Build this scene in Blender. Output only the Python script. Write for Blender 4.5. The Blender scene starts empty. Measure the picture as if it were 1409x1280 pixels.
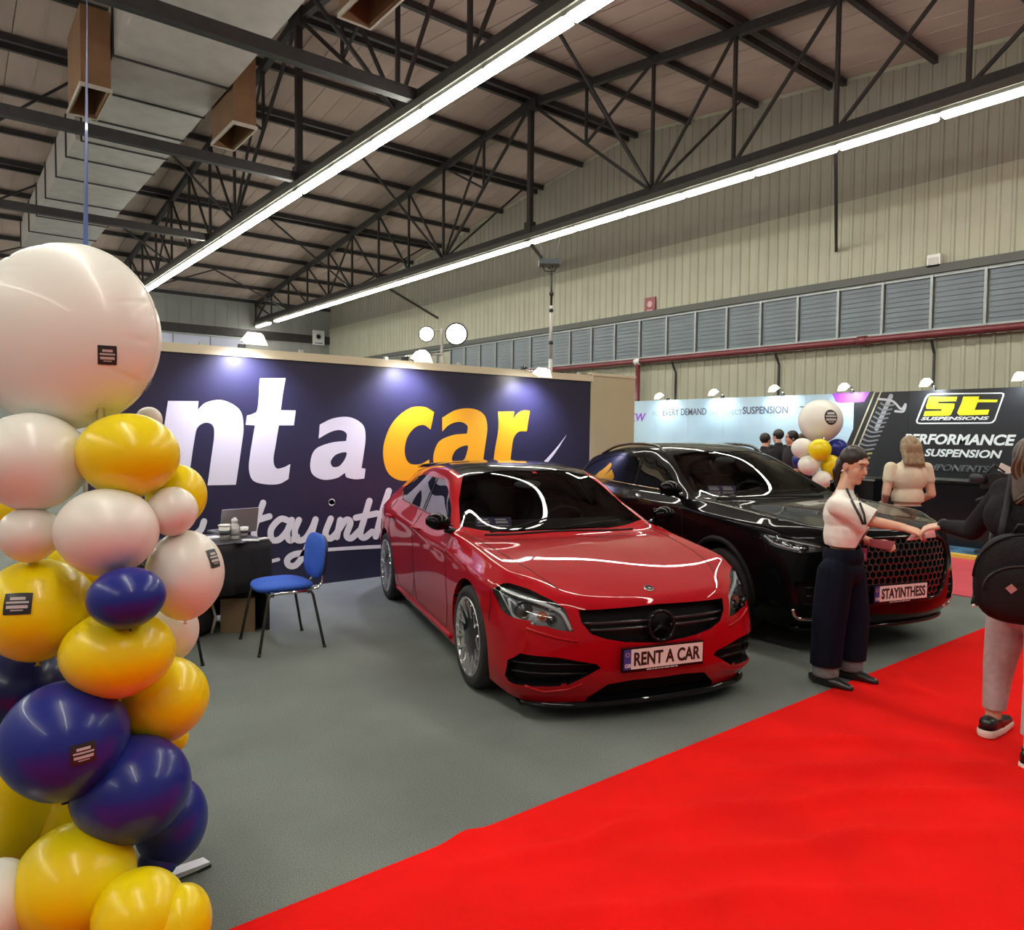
import bpy, bmesh, math, random
import numpy as np
from mathutils import Vector, Matrix, Quaternion
from mathutils.bvhtree import BVHTree
random.seed(7)
SC = bpy.context.scene
COL = SC.collection
PI = math.pi

# ------------------------------------------------------------------ camera, world, exposure
CAM_H = 1.62
FPX, CX, CY = 1012.99, 704.5, 640.0
YAW, PITCH, ROLL = (math.radians(a) for a in (38.2174, 2.5020, 0.56696))
FW = Vector((math.sin(YAW)*math.cos(PITCH), math.cos(YAW)*math.cos(PITCH), -math.sin(PITCH)))
_r = Vector((math.cos(YAW), -math.sin(YAW), 0)); _u = _r.cross(FW)
RT = _r*math.cos(ROLL) + _u*math.sin(ROLL)
UP = -_r*math.sin(ROLL) + _u*math.cos(ROLL)
EYE = Vector((0, 0, CAM_H))
cam_data = bpy.data.cameras.new('camera')
cam_data.sensor_fit = 'HORIZONTAL'; cam_data.sensor_width = 36.0
cam_data.lens = FPX/1409*36.0; cam_data.clip_start = 0.05; cam_data.clip_end = 300
cam = bpy.data.objects.new('camera', cam_data); COL.objects.link(cam)
cam.matrix_world = Matrix(((RT.x, UP.x, -FW.x, EYE.x), (RT.y, UP.y, -FW.y, EYE.y), (RT.z, UP.z, -FW.z, EYE.z), (0, 0, 0, 1)))
SC.camera = cam
world = bpy.data.worlds.new('world'); SC.world = world; world.use_nodes = True
world.node_tree.nodes['Background'].inputs[0].default_value = (0.6, 0.65, 0.7, 1)
world.node_tree.nodes['Background'].inputs[1].default_value = 0.3
SC.view_settings.view_transform = 'Standard'; SC.view_settings.look = 'None'
SC.view_settings.gamma = 1.0; SC.view_settings.use_curve_mapping = False
SC.view_settings.exposure = 0.0
TUBE_POWER = 42.0
SC.cycles.use_denoising = True
SC.cycles.max_bounces = 8; SC.cycles.diffuse_bounces = 4; SC.cycles.glossy_bounces = 4
SC.cycles.transmission_bounces = 4; SC.cycles.transparent_max_bounces = 12
SC.cycles.sample_clamp_indirect = 6.0
SC.cycles.caustics_reflective = False; SC.cycles.caustics_refractive = False

# points of the photograph carried into the room: pixel -> point on a wall plane / at a height / at a depth
def ray(px, py): return FW + RT*((px-CX)/FPX) + UP*((CY-py)/FPX)
def on_axis(px, py, ax, val):
    d = ray(px, py); t = (val-EYE[ax])/d[ax]; return EYE + d*t
def at_depth(px, py, z): return EYE + ray(px, py)*z

# ------------------------------------------------------------------ materials
MATS = {}
def mat(name, color, rough=0.6, metal=0.0, var=0.0, scale=20.0, bump=0.0, bscale=None, coat=0.0, cior=1.5, emit=None, estr=0.0, spec=0.5, var2=None, detail=4):
    if name in MATS: return MATS[name]
    m = bpy.data.materials.new(name); m.use_nodes = True
    nt = m.node_tree; b = nt.nodes['Principled BSDF']
    c = (*color, 1.0)
    b.inputs['Base Color'].default_value = c
    b.inputs['Roughness'].default_value = rough
    b.inputs['Metallic'].default_value = metal
    b.inputs['Coat Weight'].default_value = coat
    b.inputs['Coat Roughness'].default_value = 0.02; b.inputs['Coat IOR'].default_value = cior
    b.inputs['Specular IOR Level'].default_value = spec
    if emit:
        b.inputs['Emission Color'].default_value = (*emit, 1); b.inputs['Emission Strength'].default_value = estr
    if var or bump:
        tc = nt.nodes.new('ShaderNodeTexCoord'); n = nt.nodes.new('ShaderNodeTexNoise')
        n.inputs['Scale'].default_value = scale; n.inputs['Detail'].default_value = detail
        nt.links.new(tc.outputs['Object'], n.inputs['Vector'])
        if var:
            r = nt.nodes.new('ShaderNodeValToRGB')
            lo = tuple(max(0, v*(1-var)) for v in color); hi = tuple(min(1, v*(1+var)) for v in color)
            r.color_ramp.elements[0].position = 0.3; r.color_ramp.elements[1].position = 0.7
            r.color_ramp.elements[0].color = (*lo, 1); r.color_ramp.elements[1].color = (*(var2 or hi), 1)
            nt.links.new(n.outputs['Fac'], r.inputs['Fac']); nt.links.new(r.outputs['Color'], b.inputs['Base Color'])
        if bump:
            src = n
            if bscale:
                src = nt.nodes.new('ShaderNodeTexNoise'); src.inputs['Scale'].default_value = bscale
                nt.links.new(tc.outputs['Object'], src.inputs['Vector'])
            bp = nt.nodes.new('ShaderNodeBump'); bp.inputs['Strength'].default_value = bump; bp.inputs['Distance'].default_value = 0.02
            nt.links.new(src.outputs['Fac'], bp.inputs['Height']); nt.links.new(bp.outputs['Normal'], b.inputs['Normal'])
    MATS[name] = m
    return m
def glass_mat(name, tint, refl=1.0, ior=1.5, frost=0.0):
    if name in MATS: return MATS[name]
    m = bpy.data.materials.new(name); m.use_nodes = True; nt = m.node_tree; nt.nodes.clear()
    o = nt.nodes.new('ShaderNodeOutputMaterial'); mx = nt.nodes.new('ShaderNodeMixShader')
    tr = nt.nodes.new('ShaderNodeBsdfTransparent'); gl = nt.nodes.new('ShaderNodeBsdfGlossy'); fr = nt.nodes.new('ShaderNodeFresnel')
    tr.inputs['Color'].default_value = (*tint, 1); gl.inputs['Roughness'].default_value = frost
    gl.inputs['Color'].default_value = (refl, refl, refl, 1); fr.inputs['IOR'].default_value = ior
    nt.links.new(fr.outputs[0], mx.inputs[0]); nt.links.new(tr.outputs[0], mx.inputs[1]); nt.links.new(gl.outputs[0], mx.inputs[2])
    nt.links.new(mx.outputs[0], o.inputs['Surface']); MATS[name] = m
    return m

# ------------------------------------------------------------------ mesh building
class MB:
    def __init__(s): s.v = []; s.f = []; s.m = []; s.sm = []; s.cm = 0; s.cs = False
    def mat(s, i): s.cm = i; return s
    def smooth(s, b=True): s.cs = b; return s
    def add(s, vs, fs):
        o = len(s.v); s.v += [tuple(p) for p in vs]
        for f in fs: s.f.append([i+o for i in f]); s.m.append(s.cm); s.sm.append(s.cs)
        return s
    def box(s, c, d, M=None):
        x, y, z = (k/2 for k in d); c = Vector(c)
        vs = [Vector(p) for p in ((-x,-y,-z),(x,-y,-z),(x,y,-z),(-x,y,-z),(-x,-y,z),(x,-y,z),(x,y,z),(-x,y,z))]
        if M is not None: vs = [M @ p for p in vs]
        return s.add([c+p for p in vs], [(0,3,2,1),(4,5,6,7),(0,1,5,4),(1,2,6,5),(2,3,7,6),(3,0,4,7)])
    def bbox(s, lo, hi): return s.box([(a+b)/2 for a, b in zip(lo, hi)], [b-a for a, b in zip(lo, hi)])
    def bar(s, a, b, w, h=None, up=(0,0,1)):   # square bar between two points
        a = Vector(a); b = Vector(b); d = b-a; L = d.length
        if L < 1e-6: return s
        d.normalize(); u = Vector(up)
        if abs(d.dot(u)) > .95: u = Vector((1,0,0))
        x = d.cross(u).normalized(); z = x.cross(d)
        M = Matrix((x, d, z)).transposed()
        return s.box((a+b)/2, (w, L, h or w), M)
    def tube(s, pts, r, n=8, cap=True, closed=False):
        pts = [Vector(p) for p in pts]; N = len(pts)
        rs = r if isinstance(r, (list, tuple)) else [r]*N
        vs = []; pu = None
        for i, p in enumerate(pts):
            if closed: t = pts[(i+1) % N]-pts[i-1]
            else: t = pts[min(i+1, N-1)]-pts[max(i-1, 0)]
            t.normalize()
            if pu is None:
                u = Vector((0,0,1)) if abs(t.z) < .9 else Vector((1,0,0)); u = (u-t*u.dot(t)).normalized()
            else: u = (pu-t*pu.dot(t)).normalized()
            pu = u; w = t.cross(u)
            for k in range(n):
                a = 2*PI*k/n; vs.append(p+(u*math.cos(a)+w*math.sin(a))*rs[i])
        fs = []
        for i in range(N if closed else N-1):
            j = (i+1) % N
            for k in range(n):
                l = (k+1) % n; fs.append((i*n+k, i*n+l, j*n+l, j*n+k))
        if cap and not closed: fs.append(tuple(range(n-1,-1,-1))); fs.append(tuple((N-1)*n+k for k in range(n)))
        return s.add(vs, fs)
    def lathe(s, prof, c=(0,0,0), n=24, M=None):  # prof: (radius, height) about z
        vs = []; c = Vector(c)
        for r, z in prof:
            for k in range(n):
                a = 2*PI*k/n; p = Vector((r*math.cos(a), r*math.sin(a), z))
                vs.append(c+(M @ p if M is not None else p))
        fs = []
        for i in range(len(prof)-1):
            for k in range(n):
                l = (k+1) % n; fs.append((i*n+k, i*n+l, (i+1)*n+l, (i+1)*n+k))
        if prof[0][0] > 1e-4: fs.append(tuple(range(n-1,-1,-1)))
        if prof[-1][0] > 1e-4: fs.append(tuple((len(prof)-1)*n+k for k in range(n)))
        return s.add(vs, fs)
    def ball(s, c, r, n=16, m=10, M=None):
        r = r if isinstance(r, (list, tuple)) else (r, r, r); vs = []; c = Vector(c)
        def P(p): return c+(M @ p if M is not None else p)
        vs.append(P(Vector((0,0,-r[2]))))
        for i in range(1, m):
            t = -PI/2+PI*i/m
            for k in range(n):
                a = 2*PI*k/n; vs.append(P(Vector((r[0]*math.cos(t)*math.cos(a), r[1]*math.cos(t)*math.sin(a), r[2]*math.sin(t)))))
        vs.append(P(Vector((0,0,r[2])))); fs = []
        for k in range(n): fs.append((0, 1+(k+1) % n, 1+k))
        for i in range(m-2):
            for k in range(n):
                l = (k+1) % n; a = 1+i*n; b = a+n; fs.append((a+k, a+l, b+l, b+k))
        t = len(vs)-1; a = 1+(m-2)*n
        for k in range(n): fs.append((a+k, a+(k+1) % n, t))
        return s.add(vs, fs)
    def prism(s, poly, a, b, z0, z1, o=(0,0,0), c=None):  # poly (u,v) spanned by vectors a,b, extruded along c
        a = Vector(a); b = Vector(b); c = Vector(c) if c else a.cross(b); o = Vector(o); n = len(poly)
        vs = [o+a*u+b*v+c*z0 for u, v in poly]+[o+a*u+b*v+c*z1 for u, v in poly]
        fs = [tuple(range(n-1,-1,-1)), tuple(range(n, 2*n))]+[(i, (i+1) % n, n+(i+1) % n, n+i) for i in range(n)]
        return s.add(vs, fs)
    def grid(s, P):  # P[i][j] points
        a = len(P); b = len(P[0]); vs = [p for row in P for p in row]
        return s.add(vs, [(i*b+j, i*b+j+1, (i+1)*b+j+1, (i+1)*b+j) for i in range(a-1) for j in range(b-1)])
    def mesh(s, name):
        me = bpy.data.meshes.new(name); me.from_pydata(s.v, [], s.f)
        me.polygons.foreach_set('material_index', s.m); me.polygons.foreach_set('use_smooth', s.sm); me.update()
        return me
    def build(s, name, mats, parent=None, world=True):
        me = s.mesh(name); return link(name, me, mats, parent, world)
def link(name, me, mats, parent=None, world=True):
    for m in (mats if isinstance(mats, (list, tuple)) else [mats]): me.materials.append(m)
    if parent is not None and world:
        me.transform(wmat(parent).inverted())
    o = bpy.data.objects.new(name, me); COL.objects.link(o)
    if parent is not None: o.parent = parent
    return o
def wmat(o):
    M = Matrix.LocRotScale(o.location, o.rotation_euler, o.scale)
    return wmat(o.parent) @ M if o.parent else M
def tag(o, label=None, cat=None, group=None, kind=None):
    if label: o['label'] = label
    if cat: o['category'] = cat
    if group: o['group'] = group
    if kind: o['kind'] = kind
    return o
def thing(name, label, cat, loc=(0,0,0), rz=0.0, group=None):
    o = bpy.data.objects.new(name, None); COL.objects.link(o); o.location = loc; o.rotation_euler = (0,0,rz)
    o.empty_display_size = .1
    return tag(o, label, cat, group)
def struct(o): o['kind'] = 'structure'; return o
def copy_tree(o, parent=None):
    c = o.copy(); COL.objects.link(c)
    if parent is not None: c.parent = parent
    for ch in list(o.children):
        if ch is not c: copy_tree(ch, c)
    return c
def inst(src, parent, loc=(0,0,0), name=None):  # a copy sharing mesh data
    c = src.copy(); COL.objects.link(c); c.parent = parent; c.location = loc
    if name: c.name = name
    return c
def eval_mesh(me, mods):
    o = bpy.data.objects.new('tmp', me); COL.objects.link(o)
    for typ, kw in mods:
        m = o.modifiers.new(typ, typ)
        for k, v in kw.items(): setattr(m, k, v)
    dg = bpy.context.evaluated_depsgraph_get(); dg.update()
    r = bpy.data.meshes.new_from_object(o.evaluated_get(dg), preserve_all_data_layers=False, depsgraph=dg)
    bpy.data.objects.remove(o)
    return r
def text_mesh(body, size=1.0, bold=0.0, extr=0.0, sx=1.0, shear=0.0, align='LEFT', space=1.0, outline=None):
    cu = bpy.data.curves.new('txt', 'FONT'); cu.body = body; cu.size = size; cu.offset = bold; cu.extrude = extr; cu.shear = shear
    cu.align_x = align; cu.space_character = space
    if outline: cu.fill_mode = 'NONE'; cu.extrude = 0; cu.bevel_depth = outline; cu.bevel_resolution = 0; cu.resolution_u = 3
    cu.resolution_u = 4
    o = bpy.data.objects.new('tmp', cu); COL.objects.link(o)
    dg = bpy.context.evaluated_depsgraph_get(); dg.update()
    me = bpy.data.meshes.new_from_object(o.evaluated_get(dg), depsgraph=dg)
    bpy.data.objects.remove(o); me.transform(Matrix.Diagonal((sx, 1, 1, 1)))
    return me
def catmull(pts, flags, closed=True, n=6):  # flags True = corner
    N = len(pts); out = []
    P = [Vector((*p, 0)) if len(p) == 2 else Vector(p) for p in pts]
    rng = range(N) if closed else range(N-1)
    for i in rng:
        p1, p2 = P[i], P[(i+1) % N]
        p0 = P[i-1] if (not flags[i] and (closed or i > 0)) else p1-(p2-p1)
        p3 = P[(i+2) % N] if (not flags[(i+1) % N] and (closed or i+2 < N)) else p2+(p2-p1)
        if flags[i] and flags[(i+1) % N]: out.append(p1); continue
        for k in range(n):
            t = k/n
            out.append(.5*((2*p1)+(-p0+p2)*t+(2*p0-5*p1+4*p2-p3)*t*t+(-p0+3*p1-3*p2+p3)*t**3))
    if not closed: out.append(P[-1])
    return out
def fill_poly(loops, plane, thick=0.0):   # loops of 3D points (outer + holes), filled
    bm = bmesh.new()
    for lp in loops:
        vs = [bm.verts.new(p) for p in lp]
        for i in range(len(vs)):
            bm.edges.new((vs[i], vs[(i+1) % len(vs)]))
    bmesh.ops.triangle_fill(bm, use_beauty=True, use_dissolve=False, edges=bm.edges[:], normal=plane)
    if thick:
        g = bmesh.ops.extrude_face_region(bm, geom=bm.faces[:])
        bmesh.ops.translate(bm, verts=[v for v in g['geom'] if isinstance(v, bmesh.types.BMVert)], vec=Vector(plane)*thick)
    me = bpy.data.meshes.new('poly'); bm.to_mesh(me); bm.free()
    return me
# ------------------------------------------------------------------ the hall
WX, WYB, WYF, WXL = 15.4, 34.2, -6.0, -9.0     # right wall, far wall, wall behind the camera, left wall
RY, RZ, SL = 14.3, 9.75, 0.119                  # ridge line, ridge height of the top chord, roof slope
def roof_z(y): return RZ - SL*abs(y-RY)
M_carpet = mat('grey_carpet', (0.140, 0.160, 0.145), .95, var=.35, scale=170, bump=.35, detail=5)
def carpet_wear(m):
    nt = m.node_tree; b = nt.nodes['Principled BSDF']
    src = b.inputs['Base Color'].links[0].from_socket
    n = nt.nodes.new('ShaderNodeTexNoise'); n.inputs['Scale'].default_value = 1.3; n.inputs['Detail'].default_value = 5
    tc = [x for x in nt.nodes if x.type == 'TEX_COORD'][0]; nt.links.new(tc.outputs['Object'], n.inputs['Vector'])
    r = nt.nodes.new('ShaderNodeMapRange'); r.inputs['From Min'].default_value = .35; r.inputs['From Max'].default_value = .7
    r.inputs['To Min'].default_value = .88; r.inputs['To Max'].default_value = 1.18
    nt.links.new(n.outputs['Fac'], r.inputs['Value'])
    mx = nt.nodes.new('ShaderNodeVectorMath'); mx.operation = 'SCALE'
    nt.links.new(src, mx.inputs[0]); nt.links.new(r.outputs[0], mx.inputs['Scale']); nt.links.new(mx.outputs[0], b.inputs['Base Color'])
carpet_wear(M_carpet)
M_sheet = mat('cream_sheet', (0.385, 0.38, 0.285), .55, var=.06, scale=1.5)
M_sheetU = mat('cream_sheet_upper', (0.25, 0.235, 0.19), .6, var=.07, scale=1.2)  # darker copy of the cream sheet: upper wall's shade put into the colour
M_far = mat('grey_sheet', (0.30, 0.31, 0.30), .7, var=.08, scale=1.0)
M_roof = mat('roof_board', (0.43, 0.335, 0.29), .85, var=.10, scale=1.2)
M_steel = mat('dark_steel', (0.030, 0.027, 0.028), .5, var=.2, scale=6)
M_beam = mat('beam_green_grey', (0.075, 0.08, 0.07), .55)
M_galv = mat('galvanised', (0.46, 0.43, 0.41), .5, metal=.25, var=.1, scale=3)
M_brown = mat('brown_board', (0.20, 0.105, 0.05), .8, var=.12, scale=3)
M_paleedge = mat('pale_edge', (0.5, 0.46, 0.40), .6)
M_louvre = mat('louvre_glass', (0.105, 0.14, 0.165), .38, var=.15, scale=2)
M_frame = mat('window_frame', (0.30, 0.33, 0.33), .4, metal=.4)
M_pipe = mat('red_pipe', (0.16, 0.028, 0.035), .35, var=.1, scale=4)
M_tube = mat('tube_light', (1, 1, .95), .5, emit=(1.0, .97, .86), estr=TUBE_POWER)
M_house = mat('lamp_housing', (0.10, 0.10, 0.085), .5)
M_wht = mat('white_plastic', (0.72, 0.72, 0.70), .4)
M_blk = mat('black_plastic', (0.012, 0.012, 0.013), .45)
M_chrome = mat('chrome', (0.75, 0.75, 0.76), .12, metal=1.0)

fl = MB().bbox((WXL, WYF, -.2), (WX, WYB, 0)).build('floor', M_carpet); struct(fl)
# right wall: corrugated sheets, three rows with the window band between
def sheet_mesh(w, h, name, m, top=None):  # trapezoidal ribs along y, lies on x=0 facing -x, y from 0 to -w
    rib = .25; n = int(round(w/rib)); xs = []
    for k in range(n):
        y = -k*rib
        xs += [(0, y), (0, y-.15), (-.022, y-.17), (-.022, y-.22), (0, y-.24)]
    xs.append((0, -w))
    mb = MB()
    vs = [(x, y, 0) for x, y in xs]+[(x, y, h if not top else top(y)) for x, y in xs]
    k = len(xs); mb.add(vs, [(i, i+1, k+i+1, k+i) for i in range(k-1)])
    me = mb.mesh(name); me.materials.append(m); return me
wr = MB().bbox((WX+.02, WYF, 0), (WX+.15, WYB, 11)).build('wall_right', M_sheet); struct(wr)
me_low = sheet_mesh(1.0, 3.65, 'wall_panel', M_sheet); me_mid = sheet_mesh(1.0, 1.72, 'wall_panel', M_sheet)
y = WYB
while y > WYF+.5:
    for me, z in ((me_low, 0), (me_mid, 4.92)):
        o = bpy.data.objects.new('wall_panel', me); COL.objects.link(o); o.parent = wr; o.location = (WX-.002*(z > 0), y, z)
    yy = y
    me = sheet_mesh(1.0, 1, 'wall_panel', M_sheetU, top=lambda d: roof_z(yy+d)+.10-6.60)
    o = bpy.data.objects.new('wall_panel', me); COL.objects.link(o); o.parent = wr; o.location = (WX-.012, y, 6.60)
    y -= 1.0
# other walls
wb = MB().bbox((WXL, WYB, 0), (WX+.15, WYB+.15, 7.6)).build('wall_back', M_far); struct(wb)
mp = MB()
for k in range(4): mp.bbox((k*.5+.02, -.018, 0), (k*.5+.44, 0, 7.3))
me = mp.mesh('wall_panel'); me.materials.append(M_far)
for k in range(12):
    o = bpy.data.objects.new('wall_panel', me); COL.objects.link(o); o.parent = wb; o.location = (WXL+2*k, WYB, 0)
struct(MB().bbox((WXL-.15, WYF, 0), (WXL, WYB, 10.2)).build('wall_left', M_far))
struct(MB().bbox((WXL, WYF-.15, 0), (WX+.15, WYF, 7.6)).build('wall_front', M_far))
struct(MB().bbox((-9, WYB-.12, 5.85), (WX, WYB-.02, 6.22)).build('trim_1', M_steel))
struct(MB().bbox((WX-.16, WYF, 4.78), (WX-.01, 30.2, 4.94)).build('trim_2', M_beam))
# the pale glazed strip high on the far wall
M_pale = mat('pale_glazing', (0.55, 0.58, 0.75), .35, var=.15, scale=.7)
wf = MB().bbox((2.0, WYB-.1, 4.55), (11.4, WYB-.03, 4.65)).bbox((2.0, WYB-.1, 5.75), (11.4, WYB-.03, 5.83)).build('window_1', M_frame); struct(wf)
for k in range(6): MB().bbox((2.05+1.55*k, WYB-.07, 4.65), (3.55+1.55*k, WYB-.04, 5.75)).build('pane', M_pale, wf)
# louvred window band on the right wall
pitch = .94; fm = MB(); fm.bbox((-.10, -.02, 3.68), (-.03, .03, 4.80)); fm.bbox((-.09, -pitch, 3.66), (-.03, 0, 3.73)).bbox((-.09, -pitch, 4.72), (-.03, 0, 4.80))
fme = fm.mesh('window_frame'); fme.materials.append(M_frame)
lm = MB()
for k in range(10): lm.bbox((-.035, -pitch+.04, 0), (-.029, -.04, .098), )
bl = MB(); Mr = Matrix.Rotation(math.radians(9), 3, 'Y')
bl.box((-.05, -pitch/2, 0), (.006, pitch-.10, .112), Mr)
blm = bl.mesh('pane'); blm.materials.append(M_louvre)
wn = 2
for k in range(36):
    y = 10.08+pitch*20-pitch*k
    w = bpy.data.objects.new('window_%d' % wn, fme); wn += 1; COL.objects.link(w); struct(w); w.location = (WX, y, 0)
    if k < 6 or k > 31: continue
    for j in range(10):
        o = bpy.data.objects.new('pane', blm); COL.objects.link(o); o.parent = w; o.location = (0, 0, 3.78+j*.1)
# roof: board sheets between the purlins
ce = MB()
for s in (1, -1):
    ye = WYB if s > 0 else WYF
    ce.add([(WXL, RY, RZ+.24), (WX+.1, RY, RZ+.24), (WX+.1, ye, roof_z(ye)+.24), (WXL, ye, roof_z(ye)+.24)], [(0, 1, 2, 3)])
ceil = ce.build('ceiling', M_roof); struct(ceil)
pan = MB().bbox((.008, 0, -.012), (1.992, 1.0, .02)); 
for x in (.5, 1.0, 1.5): pan.bbox((x-.012, 0, -.026), (x+.012, 1.0, -.012))
pme = pan.mesh('roof_panel'); pme.materials.append(M_roof)
ang = math.atan(SL)
for s in (1, -1):
    for r in range(10):
        y0 = RY+s*1.97*r
        for c in range(12):
            if s < 0 and c < 4: continue
            o = bpy.data.objects.new('roof_panel', pme); COL.objects.link(o); o.parent = ceil
            L = 1.97/math.cos(ang)
            o.location = (WXL+.4+2*c if s > 0 else WXL+2.4+2*c, y0, roof_z(y0)+.20)
            o.rotation_euler = (-ang if s > 0 else PI+ang, 0, 0 if s > 0 else 0)
            o.scale = (1, L*.995, 1)
            if s < 0: o.rotation_euler = (-ang, 0, PI)
pl = MB().box((0, 0, .07), (WX-WXL, .07, .14)).box((0, .0, .005), (WX-WXL, .10, .012)); plm = pl.mesh('purlin'); plm.materials.append(M_steel)
for k in range(-10, 11):
    y0 = RY+1.97*k
    for dy in ((0,) if k not in (0, 2, 5, -3) else (-.16, .16)):
        o = bpy.data.objects.new('purlin', plm); COL.objects.link(o); o.parent = ceil; o.location = ((WX+WXL)/2, y0+dy, roof_z(y0+dy)+.02)
# trusses
X1, X2 = 5.81, 11.75; ZB = 6.62
def truss(X, label, kmin=-10):
    t = thing('roof_truss', label, 'truss', (X, RY, ZB))
    top = lambda k: Vector((X, RY+1.97*k, roof_z(RY+1.97*k)-.03))
    bot = lambda k: Vector((X, RY+1.97*k, ZB))
    MB().bar(top(0), top(10), .13, .16).build('top_chord', M_steel, t)
    MB().bar(top(0), top(kmin), .13, .16).build('top_chord', M_steel, t)
    MB().bar(bot(10), bot(kmin), .12, .16).build('bottom_chord', M_steel, t)
    MB().bar(top(0), bot(0), .12, .12).bbox((X-.09, RY-.12, ZB-.1), (X+.09, RY+.12, ZB+.22)).build('king_post', M_steel, t)
    MB().bbox((X-.10, RY-.28, RZ-.22), (X+.10, RY+.28, RZ+.05)).build('gusset_plate', M_steel, t)
    for k in range(kmin, 11):
        if k == 0: continue
        s = 1 if k > 0 else -1; a = abs(k)
        if a == 1:
            mid = (top(0)+bot(2*s))/2
            MB().bar(top(k), mid, .055).build('vertical_strut', M_steel, t)
            MB().bar(mid, top(2*s), .05).build('diagonal_strut', M_steel, t)
            MB().bar(top(0), bot(2*s), .06).build('diagonal_strut', M_steel, t)
        else:
            MB().bar(top(k), bot(k), .06).build('vertical_strut', M_steel, t)
            if a > 2: MB().bar(top(k), bot(k-s), .05).build('diagonal_strut', M_steel, t)
            if a % 4 == 2: MB().bar(top(k-s*1), bot(k), .05).build('diagonal_strut', M_steel, t)
    # knee braces towards the neighbouring bays
    for k in (-6, -2, 2, 5, 8):
        if k < kmin: continue
        for s in (-1, 1):
            xx = min(X+s*2.97, WX-.1)
            MB().bar(bot(k), (xx, RY+1.97*k, roof_z(RY+1.97*k)-.0), .05).build('knee_brace', M_steel, t)
    return t
truss(X1, 'dark steel roof truss above the middle of the hall with the steeper light row')
truss(X2, 'dark steel roof truss nearest the corrugated wall with the window band')
truss(-.13, 'dark steel roof truss on the far side of the ventilation duct', kmin=2)
for X, s in ((X1, 'between middle and duct'),):
    for yy, lab in ((9.75, 'dark square beam joining truss and duct bay in front of the duct outlets'), (RY, 'dark beam running under the duct to the king post of the middle truss'), (20.2, 'dark beam crossing far below the grey duct')):
        tag(MB().bar((-9, yy, ZB), (X, yy, ZB), .15, .18).build('tie_beam', M_steel), lab, 'beam')
# wall braces seen against the corrugated wall
for a, b, lab in (((X2, 6.42, ZB), (WX-.05, 8.3, 5.6), 'thin brace dropping from the nearer truss end to the wall'), ((X2, RY+.3, ZB), (15.2, 17.5, 6.75), 'thin brace dropping behind the slim mast to the wall'), ((X2, 22.3, ZB), (WX-.05, 24.2, 6.0), 'thin brace reaching the wall above the floodlights')):
    tag(MB().bar(a, b, .06).build('wall_brace', M_steel), lab, 'brace')
# rows of fluorescent lights under the bottom chords
def light_row(X, label, y_from, n_far):
    t = thing('light_row', label, 'light', (X, RY, ZB-.3))
    MB().bbox((X-.11, y_from, ZB-.20), (X+.11, 34.0, ZB-.085)).build('housing', M_house, t)
    MB().prism([(-.08, -.26), (.08, -.26), (.08, -.20), (-.08, -.20)], (1, 0, 0), (0, 0, 1), y_from, 34.0, o=(X, 0, ZB), c=(0, 1, 0)).build('reflector', M_house, t)
    tm = MB().prism([(-.085, -.262), (-.10, -.285), (-.055, -.325), (.055, -.325), (.10, -.285), (.085, -.262)], (1, 0, 0), (0, 0, 1), 0, 1.47, c=(0, 1, 0)).mesh('tube'); tm.materials.append(M_tube)
    ys = []
    y = RY+.10
    for k in range(11): ys.append(y+1.56*k)
    ys.append(32.3)
    y = RY-.05-1.56
    while y > y_from: ys.append(y); y -= 1.565
    for y in ys:
        o = bpy.data.objects.new('tube', tm); COL.objects.link(o); o.parent = t; o.location = (0, y-RY, .3)
    return t
light_row(X1, 'long row of lit fluorescent tubes descending from the top middle toward the big white balloon', WYF+.4, 11)
light_row(X2, 'long row of lit fluorescent tubes running beside the corrugated wall', WYF+.4, 11)
light_row(-.13, 'row of lit fluorescent tubes on the duct-side truss, outside the picture', WYF+.4, 11)
light_row(-6.1, 'row of lit fluorescent tubes along the unseen side of the hall', WYF+.4, 11)
# ventilation duct and its outlets
d = thing('ventilation_duct', 'large grey sheet-metal ventilation duct running under the roof', 'duct', (3.2, 15, 7.4))
ys = [-5.5, 0, 5, 9.6, 13.0, 14.5, 15.9, 17.2, 18.4, 20.0, 22.0, 24.0, 26.0, 28.5]
for a, b in zip(ys[:-1], ys[1:]):
    xl = 2.32 if b < 15 else (2.48 if b < 18 else 2.36)
    MB().bbox((xl, a+.02, 7.4), (4.05, b-.02, 8.25)).build('duct_section', M_galv, d)
    MB().bbox((xl-.03, b-.02, 7.375), (4.08, b+.02, 8.28)).build('flange', M_steel, d)
def outlet(x0, x1, y0, y1, label, rim=M_paleedge):
    o = thing('duct_outlet', label, 'duct outlet', (x0, y0, 6.8), group=None)
    t = .03
    b = MB()
    b.bbox((x0, y0, 6.8), (x0+t, y1, 7.95)).bbox((x1-t, y0, 6.8), (x1, y1, 7.95)).bbox((x0+t, y0, 6.8), (x1-t, y0+t, 7.95)).bbox((x0+t, y1-t, 6.8), (x1-t, y1, 7.95)).bbox((x0, y0, 7.95), (x1, y1, 8.0))
    b.build('shaft', M_brown, o)
    e = MB()
    for a, c in (((x0-.02, y0-.02), (x1+.02, y0)), ((x0-.02, y1), (x1+.02, y1+.02)), ((x0-.02, y0), (x0, y1)), ((x1, y0), (x1+.02, y1))): e.bbox((*a, 6.78), (*c, 6.84))
    e.build('rim', M_paleedge, o)
outlet(1.86, 2.265, 12.95, 14.22, 'brown square outlet hanging from the duct behind the blue ribbon')
outlet(4.10, 4.48, 12.9, 14.12, 'brown square outlet hanging from the duct beside the middle truss')
outlet(4.10, 4.52, 7.5, 8.78, 'brown square outlet cut off by the top of the picture')
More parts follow.
